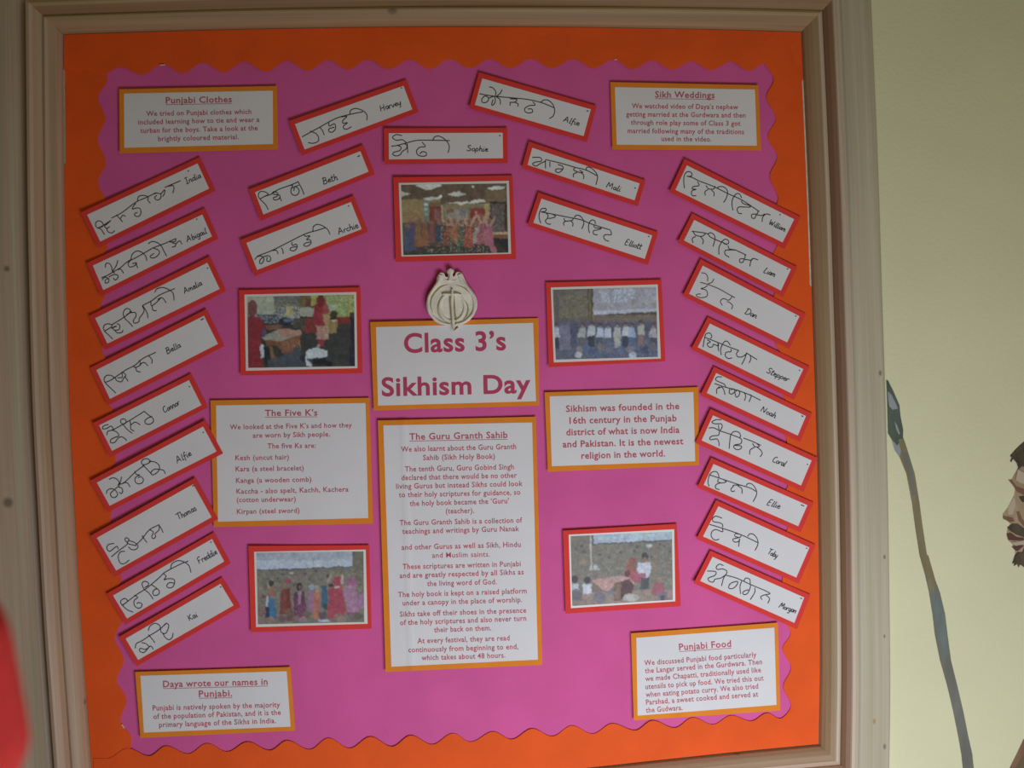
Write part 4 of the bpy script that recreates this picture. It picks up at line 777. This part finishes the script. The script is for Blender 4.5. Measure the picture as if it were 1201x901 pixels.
P5 += [('e', 230, 390, 18, 14, (150,124,64)), ('e', 335, 512, 25, 12, (130,84,94)), ('p', [(100,680),(1050,640),(1050,800),(100,800)], (142,118,104)), ('r', 310, 560, 510, 660, (112,92,84)),
 ('p', [(300,560),(420,535),(560,520),(690,545),(685,600),(560,570),(500,600),(450,655),(400,650),(340,590)], (184,138,132)), ('n', 330, 540, 560, 650, 0.25, (160,100,96)), ('r', 500, 580, 572, 745, (104,76,64)), ('r', 515, 600, 560, 730, (126,96,80)), ('p', [(565,570),(640,550),(680,620),(660,690),(600,720),(560,690)], (84,34,36)), ('p', [(560,680),(600,680),(590,725),(565,720)], (50,30,34)),
 ('e', 665, 385, 34, 34, (146,62,52)), ('p', [(625,410),(690,410),(700,470),(690,550),(600,530),(600,440)], (150,76,48)), ('p', [(640,470),(730,490),(750,560),(690,590),(640,540)], (160,66,84)), ('e', 620, 500, 25, 30, (86,40,48)),
 ('e', 778, 345, 32, 36, (44,42,52)), ('e', 778, 378, 20, 22, (140,100,84)), ('p', [(720,405),(825,395),(840,450),(815,530),(745,535),(705,460)], (192,186,202)), ('p', [(720,500),(790,500),(780,540),(710,580)], (150,60,96)), ('p', [(740,535),(820,535),(815,640),(740,640)], (62,62,66)), ('r', 765, 640, 800, 690, (156,120,104)),
 ('e', 905, 550, 22, 26, (158,116,96)), ('p', [(860,590),(940,580),(960,670),(880,700),(840,690)], (156,66,86)), ('e', 960, 700, 70, 40, (112,96,112)), ('e', 1010, 690, 24, 36, (150,116,112)), ('e', 940, 720, 25, 20, (70,64,80)),
 ('e', 145, 550, 30, 34, (52,44,56)), ('p', [(110,590),(180,590),(190,660),(110,670)], (176,172,184)), ('e', 160, 710, 55, 70, (96,84,98)), ('e', 258, 560, 32, 30, (46,42,54)), ('p', [(215,600),(300,590),(305,680),(215,685)], (184,182,192)), ('e', 240, 700, 30, 22, (158,112,104)),
 ('e', 370, 720, 62, 52, (108,94,112)), ('e', 655, 715, 70, 34, (170,160,154)), ('e', 480, 665, 35, 16, (96,108,130)), ('r', 100, 740, 320, 800, (128,108,100))]
photo('photograph of a boy in a white shirt beside a draped table, lower right', (655, 608), [(40,112),(1070,50),(1105,795),(65,862)], [(92,148),(1045,100),(1055,750),(113,812)], [(110,163),(1025,122),(1033,737),(125,793)], P5, (200, 190, 190))

# ---------------------------------------------------------------- khanda emblem
KS = 901 / 80
def kp(p, d=0.0): return W(490 + p[0] / KS, 310 + p[1] / KS, d)
def smooth_closed(P, n=5):
    P = [np.array(p, float) for p in P]; Q = []
    for i in range(len(P)):
        a, b, c, d = P[i - 1], P[i], P[(i + 1) % len(P)], P[(i + 2) % len(P)]
        for k in range(n):
            f = k / n
            Q.append(0.5 * (2 * b + (c - a) * f + (2 * a - 5 * b + 4 * c - d) * f * f + (3 * b - a - 3 * c + d) * f ** 3))
    return Q
def smooth_open(P, n=6):
    P = [np.array(p, float) for p in P]; Q = []
    for i in range(len(P) - 1):
        a = P[i - 1] if i else 2 * P[0] - P[1]; b, c = P[i], P[i + 1]; d = P[i + 2] if i + 2 < len(P) else 2 * P[-1] - P[-2]
        for k in range(n):
            f = k / n
            Q.append(0.5 * (2 * b + (c - a) * f + (2 * a - 5 * b + 4 * c - d) * f * f + (3 * b - a - 3 * c + d) * f ** 3))
    Q.append(P[-1]); return Q
def ridge(P, widths, d, hgt):
    """raised rounded bar along a path in emblem coordinates, width in emblem units"""
    V, F = [], []; n = len(P); prof = [(-1, 0), (-.85, .6), (-.4, .95), (0, 1), (.4, .95), (.85, .6), (1, 0)]; m = len(prof)
    for i, p in enumerate(P):
        t = P[min(i + 1, n - 1)] - P[max(i - 1, 0)]; t = t / (np.linalg.norm(t) or 1); nn = np.array([-t[1], t[0]])
        w = np.interp(i / (n - 1), np.linspace(0, 1, len(widths)), widths) / 2
        for a, b in prof:
            q = p + nn * w * a; V.append(kp(q, d + hgt * b * min(1, w / 8)))
    for i in range(n - 1):
        for k in range(m - 1): F.append((i * m + k, i * m + k + 1, (i + 1) * m + k + 1, (i + 1) * m + k))
        F.append((i * m + m - 1, i * m, (i + 1) * m, (i + 1) * m + m - 1))
    F.append(tuple(range(m))); F.append(tuple((n - 1) * m + k for k in range(m - 1, -1, -1)))
    return V, F
def fix(o):
    b = bmesh.new(); b.from_mesh(o.data); bmesh.ops.recalc_face_normals(b, faces=b.faces); b.to_mesh(o.data); b.free(); return o
kd = 0.0070
emblem = empty('khanda_emblem', kp((450, 480), kd), 'cream painted Sikh khanda emblem fixed above the title sheet', 'emblem')
outline = smooth_closed([(300,112),(262,150),(245,215),(215,290),(165,360),(125,440),(112,540),(132,630),(190,715),(270,780),(380,808),(432,835),(455,880),(478,888),(505,860),(535,812),(610,790),(690,735),(752,650),(785,560),(775,450),(720,355),(660,275),(620,200),(590,135),(550,105),(510,110),(490,150),(468,165),(462,130),(478,90),(455,60),(425,55),(395,70),(385,100),(400,135),(398,170),(365,160),(345,120)])
V = [kp(p, kd + 0.0035) for p in outline] + [kp(p, kd) for p in outline]; n = len(outline)
F = [tuple(range(n)), tuple(range(2 * n - 1, n - 1, -1))] + [(i, (i + 1) % n, n + (i + 1) % n, n + i) for i in range(n)]
ob = mk('base_plate', V, F, CREAM, emblem); fix(ob)
def kpart(name, path, widths, d, hgt, m, closed=False):
    P = smooth_open(path); v, f = ridge(P, widths, d, hgt); return fix(mk(name, v, f, m, emblem))
T0 = kd + 0.0034
# thin olive contour lines first, then the raised swords, ring and blade over them
kpart('contour_line', [(400,265),(300,300),(215,385),(175,470),(172,560),(200,640)], [10,26,30,16,8], T0, 0.0004, OLIVE)
kpart('contour_line', [(500,270),(610,310),(690,380),(740,460),(752,540)], [8,18,16,14,8], T0, 0.0004, OLIVE)
kpart('contour_line', [(330,430),(285,480),(262,560),(270,650),(330,730),(400,775)], [14,16,14,12,8], T0, 0.0004, OLIVE)
kpart('contour_line', [(570,440),(630,490),(662,570),(650,660),(600,730)], [8,10,18,26,10], T0, 0.0004, OLIVE)
kpart('contour_line', [(335,205),(400,200),(450,212),(515,200)], [6,14,14,6], T0, 0.0004, OLIVE)
kpart('curved_sword', [(300,140),(275,230),(205,330),(150,430),(140,540),(160,640),(235,725),(330,775),(430,795)], [60,54,40,44,46,46,44,30,14], T0, 0.0034, CREAM)
kpart('curved_sword', [(548,135),(590,230),(665,320),(730,420),(755,530),(735,640),(670,720),(590,770),(480,795)], [60,54,40,44,46,46,44,30,14], T0, 0.0034, CREAM)
ring = [(455 + 165 * math.cos(a), 580 + 185 * math.sin(a)) for a in np.linspace(-math.pi / 2, 1.5 * math.pi, 25)]
kpart('ring', [(p[0] - 0, p[1] - 15) for p in ring], [40], T0, 0.0028, CREAM)
kpart('crossbar', [(320,398),(370,392),(440,398),(520,392),(580,405)], [14,34,40,34,14], T0 + .001, 0.004, CREAM)
kpart('double_edged_blade', [(452,330),(455,400),(450,500),(456,600),(462,700),(470,790),(475,870)], [30,44,48,44,40,60,12], T0 + .001, 0.0045, CREAM)
kpart('edge_contour', [(432,410),(430,500),(440,640),(446,760)], [8,14,12,6], T0 + .0032, 0.0012, OLIVE)
kpart('edge_contour', [(482,410),(486,520),(492,640),(510,740)], [6,14,14,22], T0 + .0026, 0.0012, OLIVE)
kpart('edge_contour', [(365,376),(430,372),(520,376)], [4,7,4], T0 + .0040, 0.0008, OLIVE)
kpart('edge_contour', [(435,770),(470,800),(530,770)], [8,20,10], T0 + .004, 0.001, OLIVE)
kpart('painted_tip', [(530,825),(500,850),(475,880)], [26,22,6], T0, 0.0015, mat('brown_paint', (0.22, 0.12, 0.05), 0.7))
fin = kpart('finial', [(430,58),(430,75),(430,100),(432,135),(430,175),(432,215)], [30,78,84,40,44,80], T0, 0.004, CREAM)

# ---------------------------------------------------------------- mural painted on the wall
def flat_poly(polys, o, s, parent, name, d0=0.0):
    """thin coats of paint: list of (points, material), each a hair above the last"""
    mats, V, F, fm = [], [], [], []
    for k, (pts, m) in enumerate(polys):
        if m not in mats: mats.append(m)
        d = d0 + 0.0003 + 0.00015 * k; n0 = len(V); n = len(pts)
        P = [(o[0] + p[0] / s[0], o[1] + p[1] / s[1]) for p in pts]
        V += [W(*p, d) for p in P] + [W(*p, 0.0) for p in P]
        F.append(tuple(range(n0, n0 + n))); fm.append(mats.index(m))
        for i in range(n):
            F.append((n0 + i, n0 + (i + 1) % n, n0 + n + (i + 1) % n, n0 + n + i)); fm.append(mats.index(m))
    ob = mk(name, V, F, mats, parent, fmat=fm); return fix(ob)
pm = lambda n, c, c2=None: mat(n, c, 0.8, rgb2=c2, nscale=35, stretch=(1, 1, 0.25)) if c2 else mat(n, c, 0.8)
M_GREEN = pm('dark_green_paint', (0.065, 0.09, 0.065), (0.12, 0.15, 0.12))
M_GREY = pm('grey_blue_paint', (0.22, 0.25, 0.24), (0.36, 0.40, 0.42))
M_BROWN = pm('olive_brown_paint', (0.20, 0.165, 0.085), (0.27, 0.23, 0.13))
M_SLATE = pm('slate_paint', (0.155, 0.158, 0.125), (0.20, 0.205, 0.17)); M_TEAL = pm('teal_grey_paint', (0.13, 0.16, 0.14), (0.18, 0.22, 0.20))
staff_c = W(1090, 680, 0.0005)
staff = empty('painted_staff', staff_c, 'tall crooked staff painted on the cream wall beside the frame', 'mural')
def strip(C, Wd):
    L_, R_ = [], []
    for i, (x, y) in enumerate(C):
        w = Wd[i] / 2; L_.append((x - w, y)); R_.append((x + w, y))
    return L_ + R_[::-1]
C = [(1049,505),(1057,525),(1068,556),(1074,590),(1078,620),(1083,652),(1090,675),(1096,695),(1101,720),(1104,745),(1109,775),(1117,805),(1124,835),(1130,865),(1134,885),(1136,905),(1140,960),(1146,1040)]
Wd = [15,13,10,9,9,9,10,13,15,15,13,12,12,12,13,13,13,13]
i0 = 6
flat_poly([(strip(C[:7], Wd[:7]), M_BROWN), (strip(C[6:], Wd[6:]), M_SLATE), ([(1085,650),(1089,652),(1097,680),(1096,700),(1090,692),(1086,670)], M_BROWN), ([(1093,690),(1097,698),(1105,712),(1110,745),(1112,775),(1106,770),(1100,740),(1094,712)], M_TEAL), ([(1052,512),(1058,514),(1070,548),(1074,580),(1071,582),(1064,550)], M_SLATE)], (0, 0), (1, 1), staff, 'shaft')
flat_poly([([(65,120),(80,125),(130,225),(180,340),(190,440),(213,560),(210,640),(160,695),(110,640),(80,590),(72,300)], M_GREEN), ([(75,215),(110,250),(150,330),(165,370),(120,380),(90,350),(80,290)], M_GREY), ([(135,480),(160,520),(185,590),(175,600),(150,550)], M_GREY), ([(110,640),(160,695),(195,640),(205,690),(190,760),(180,800),(140,740)], M_GREY), ([(170,640),(205,630),(235,690),(245,760),(200,760),(180,700)], M_BROWN)], (1031, 430), (7.5, 7.5), staff, 'staff_head', 0.0010)

SK = pm('tan_skin_paint', (0.34, 0.235, 0.13), (0.46, 0.36, 0.23)); SKD = pm('brown_skin_paint', (0.19, 0.10, 0.06), (0.26, 0.15, 0.09)); HAIR = pm('brown_black_hair_paint', (0.055, 0.045, 0.03), (0.13, 0.10, 0.06)); LIP = pm('dark_lip_paint', (0.13, 0.055, 0.045)); LT = pm('pale_skin_paint', (0.50, 0.42, 0.30))
face = empty('painted_man', W(1215, 600, 0.0005), 'bearded man in profile painted on the cream wall at the right edge', 'mural')
fs = (5.63, 5.63); fo = (1161, 515)
flat_poly([
 ([(185,190),(160,235),(138,275),(165,330),(160,370),(120,450),(85,495),(85,525),(120,545),(135,560),(115,590),(110,640),(120,670),(145,690),(165,730),(168,790),(300,860),(560,820),(600,300),(420,170),(260,160)], SK),
 ([(120,268),(145,268),(175,310),(225,330),(300,330),(300,375),(230,372),(180,350),(150,305)], SKD),
 ([(190,380),(225,375),(260,385),(250,410),(215,418),(200,400)], HAIR),
 ([(120,450),(160,380),(170,440),(150,500),(120,500)], LT),
 ([(85,505),(120,515),(150,520),(165,545),(130,548),(88,528)], SKD),
 ([(175,480),(195,480),(215,530),(240,560),(225,580),(190,540)], SKD),
 ([(115,585),(150,560),(185,560),(225,590),(300,610),(300,640),(225,650),(170,630),(125,600)], HAIR),
 ([(110,625),(140,622),(180,650),(225,655),(225,668),(160,672),(122,665)], LIP),
 ([(145,685),(225,670),(300,670),(300,695),(210,700),(190,720)], LT),
 ([(145,712),(200,700),(225,705),(185,740),(165,735)], LIP),
 ([(185,200),(240,230),(240,300),(200,290),(170,270)], LT)], fo, fs, face, 'face_paint')
hair = [([(135,115),(170,75),(200,45),(230,20),(320,-30),(470,-50),(640,10),(720,180),(730,420),(690,620),(640,640),(620,420),(560,300),(430,210),(330,200),(260,195),(215,180),(190,200),(178,160),(160,140)], HAIR)]
for i in range(7):
    x = 150 + i * 22; y = 130 - i * 16
    hair.append(([(x, y - 12), (x + 14, y - 20), (x - 8 - i, y + 24), (x - 14 - i, y + 20)], HAIR))
flat_poly(hair, fo, fs, face, 'hair_paint', 0.0020)
beard = [([(165,775),(185,750),(215,752),(240,700),(330,700),(470,760),(600,620),(690,620),(640,800),(520,930),(400,960),(300,930),(230,850),(200,830),(190,850),(180,825),(160,840),(165,815),(150,825)], HAIR)]
flat_poly(beard, fo, fs, face, 'beard_paint', 0.0020)
flat_poly([([(1184,901),(1192,885),(1200,868),(1214,850),(1240,835),(1300,830),(1340,860),(1345,1060),(1200,1060),(1150,980)], SKD), ([(1190,901),(1206,880),(1230,862),(1235,900),(1215,960),(1180,960)], pm('umber_paint', (0.16, 0.115, 0.06)))], (0, 0), (1, 1), face, 'shoulder_paint')

# ---------------------------------------------------------------- pupil at the left edge, close to the camera
def blob_body(name, chains, balls, m, parent, voxel=0.008, smooth=6):
    """one continuous skin: tapered limbs and ellipsoids fused by a voxel remesh, then relaxed"""
    b = bmesh.new()
    for ch in chains:
        for (p, r), (q, r2) in zip(ch, ch[1:]):
            p, q = Vector(p), Vector(q); ax = q - p; L = max(ax.length, 1e-4)
            rot = ax.to_track_quat('Z', 'Y').to_matrix().to_4x4()
            n = max(2, int(L / 0.02)) + 1
            for k in range(n + 1):
                t = k / n; c = p.lerp(q, t)
                ra = tuple(a + (c_ - a) * t for a, c_ in zip(r, r2))
                mt = Matrix.Translation(c) @ Matrix.Diagonal((ra[0], ra[1], ra[2], 1))
                bmesh.ops.create_icosphere(b, subdivisions=2, radius=1, matrix=mt)
    for c, r in balls:
        bmesh.ops.create_icosphere(b, subdivisions=3, radius=1, matrix=Matrix.Translation(c) @ Matrix.Diagonal((*r, 1)))
    me = bpy.data.meshes.new(name); b.to_mesh(me); b.free()
    o = bpy.data.objects.new(name, me); COL.objects.link(o)
    rm = o.modifiers.new('r', 'REMESH'); rm.mode = 'VOXEL'; rm.voxel_size = voxel
    sm = o.modifiers.new('s', 'SMOOTH'); sm.factor = 0.5; sm.iterations = smooth
    dg = bpy.context.evaluated_depsgraph_get(); me2 = bpy.data.meshes.new_from_object(o.evaluated_get(dg))
    o.modifiers.clear(); o.data = me2; me2.name = name; me2.materials.clear(); me2.materials.append(m)
    me2.polygons.foreach_set('use_smooth', [True] * len(me2.polygons))
    o.parent = parent
    return o
SKIN = mat('skin', (0.42, 0.24, 0.16), 0.6); JUMPER = mat('red_knitted_jumper', (0.66, 0.05, 0.045), 0.95, noise=0.08, nscale=60, bump=0.6, bscale=400, spec=0.1)
TROUSER = mat('grey_school_trousers', (0.05, 0.05, 0.055), 0.9); DHAIR = mat('dark_brown_hair', (0.035, 0.022, 0.014), 0.5, bump=0.6, bscale=200, stretch=(1, 1, 0.1)); SHOE = mat('black_shoe_leather', (0.015, 0.015, 0.015), 0.35)
# the figure faces -x (out of the picture); its shoulder blades are what the lens catches
PX, PY = -0.437, -0.80
person = empty('person', (PX, PY, 0.0), 'blurred person in a red jumper with dark hair at the bottom left edge', 'person')
person.scale = (1, 1, 1)
def R3(x, y=None, z=None): return (x, y or x, z or x)
def arm(s, g=0.0):
    return [[((-.003, s*.140, 1.225), R3(.046+g)), ((-.035, s*.18, 1.00), R3(.038+g)), ((-.03, s*.18, .80), R3(.030+g))]]
chains = [[((0, 0, .86), R3(.095, .13, .08)), ((0, 0, 1.00), R3(.080, .115, .08)), ((.005, 0, 1.16), R3(.098, .135, .08)), ((.008, 0, 1.25), R3(.07, .12, .05))],
          [((.005, 0, 1.25), R3(.046)), ((-.012, 0, 1.38), R3(.045))],
          [((-.085, 0, 1.345), R3(.022, .026, .018)), ((-.03, 0, 1.36), R3(.05, .05, .035))]]
for s_ in (-1, 1):
    chains += arm(s_)
    chains += [[((-.03, s_*.18, .80), R3(.024)), ((-.045, s_*.178, .745), R3(.026, .016, .035))]]
    for dx, L in ((-.026, .062), (-.010, .070), (.006, .066), (.020, .052)):
        chains.append([((-.047 + dx, s_*.178, .725), R3(.0085)), ((-.052 + dx, s_*.170, .725 - L * .55), R3(.0078)), ((-.052 + dx, s_*.160, .725 - L), R3(.0065))])
    chains.append([((-.062, s_*.172, .765), R3(.010)), ((-.088, s_*.165, .730), R3(.008)), ((-.094, s_*.162, .708), R3(.007))])
    chains += [[((0, s_*.075, .86), R3(.082)), ((-.005, s_*.085, .48), R3(.052)), ((.012, s_*.088, .09), R3(.036))], [((.015, s_*.088, .045), R3(.034, .03, .03)), ((-.12, s_*.09, .03), R3(.03, .034, .02))]]
balls = [((-.005, 0, 1.445), (.092, .074, .098)), ((-.03, 0, 1.39), (.062, .056, .062)), ((-.104, 0, 1.408), (.014, .011, .012)), ((-.097, 0, 1.425), (.009, .008, .022)),
         ((.005, -.074, 1.415), (.018, .008, .026)), ((.005, .074, 1.415), (.018, .008, .026))]
blob_body('body', chains, balls, SKIN, person, 0.0055, 3)
jc = [[((-.03, 0, .84), R3(.100, .155, .03)), ((-.018, 0, 1.00), R3(.094, .138, .06)), ((.024, 0, 1.16), R3(.118, .150, .06)), ((.026, 0, 1.235), R3(.108, .135, .040)), ((.020, 0, 1.275), R3(.080, .10, .03)), ((.006, 0, 1.300), R3(.055, .062, .02))]]
for s_ in (-1, 1): jc += arm(s_, .014)
blob_body('jumper', jc, [], JUMPER, person, 0.010, 5)
tc = [[((0, 0, .92), R3(.104, .14, .03)), ((0, 0, .84), R3(.104, .14, .05))]]
for s_ in (-1, 1): tc.append([((0, s_*.075, .84), R3(.092)), ((-.005, s_*.087, .48), R3(.066)), ((.012, s_*.09, .10), R3(.056, .056, .03))])
blob_body('trousers', tc, [], TROUSER, person, 0.011, 4)
for s_ in (-1, 1):
    blob_body('shoe', [[((.03, s_*.09, .045), R3(.042, .040, .044)), ((-.06, s_*.09, .038), R3(.05, .045, .036)), ((-.125, s_*.09, .032), R3(.04, .04, .026))]], [], SHOE, person, 0.008, 3)
blob_body('hair', [[((.022, 0, 1.475), R3(.090, .084, .075)), ((.050, 0, 1.39), R3(.060, .076, .06)), ((.055, 0, 1.31), R3(.045, .062, .04)), ((.080, 0, 1.285), R3(.032, .045, .03))]], [((-.045, 0, 1.505), (.062, .070, .040))], DHAIR, person, 0.008, 4)
def bead(name, loc, r, m):
    b = bmesh.new(); bmesh.ops.create_uvsphere(b, u_segments=12, v_segments=8, radius=1, matrix=Matrix.Diagonal((*r, 1)))
    me = bpy.data.meshes.new(name); b.to_mesh(me); b.free(); me.materials.append(m)
    e = bpy.data.objects.new(name, me); COL.objects.link(e); e.parent = person; e.location = loc
EYE = mat('eye_white', (.7, .68, .65), .2); LIPS = mat('lips', (.42, .12, .10), .5)
for y in (-.030, .030): bead('eye', (-.086, y, 1.435), (.010, .013, .009), EYE)
bead('mouth', (-.090, 0, 1.378), (.007, .020, .006), LIPS)
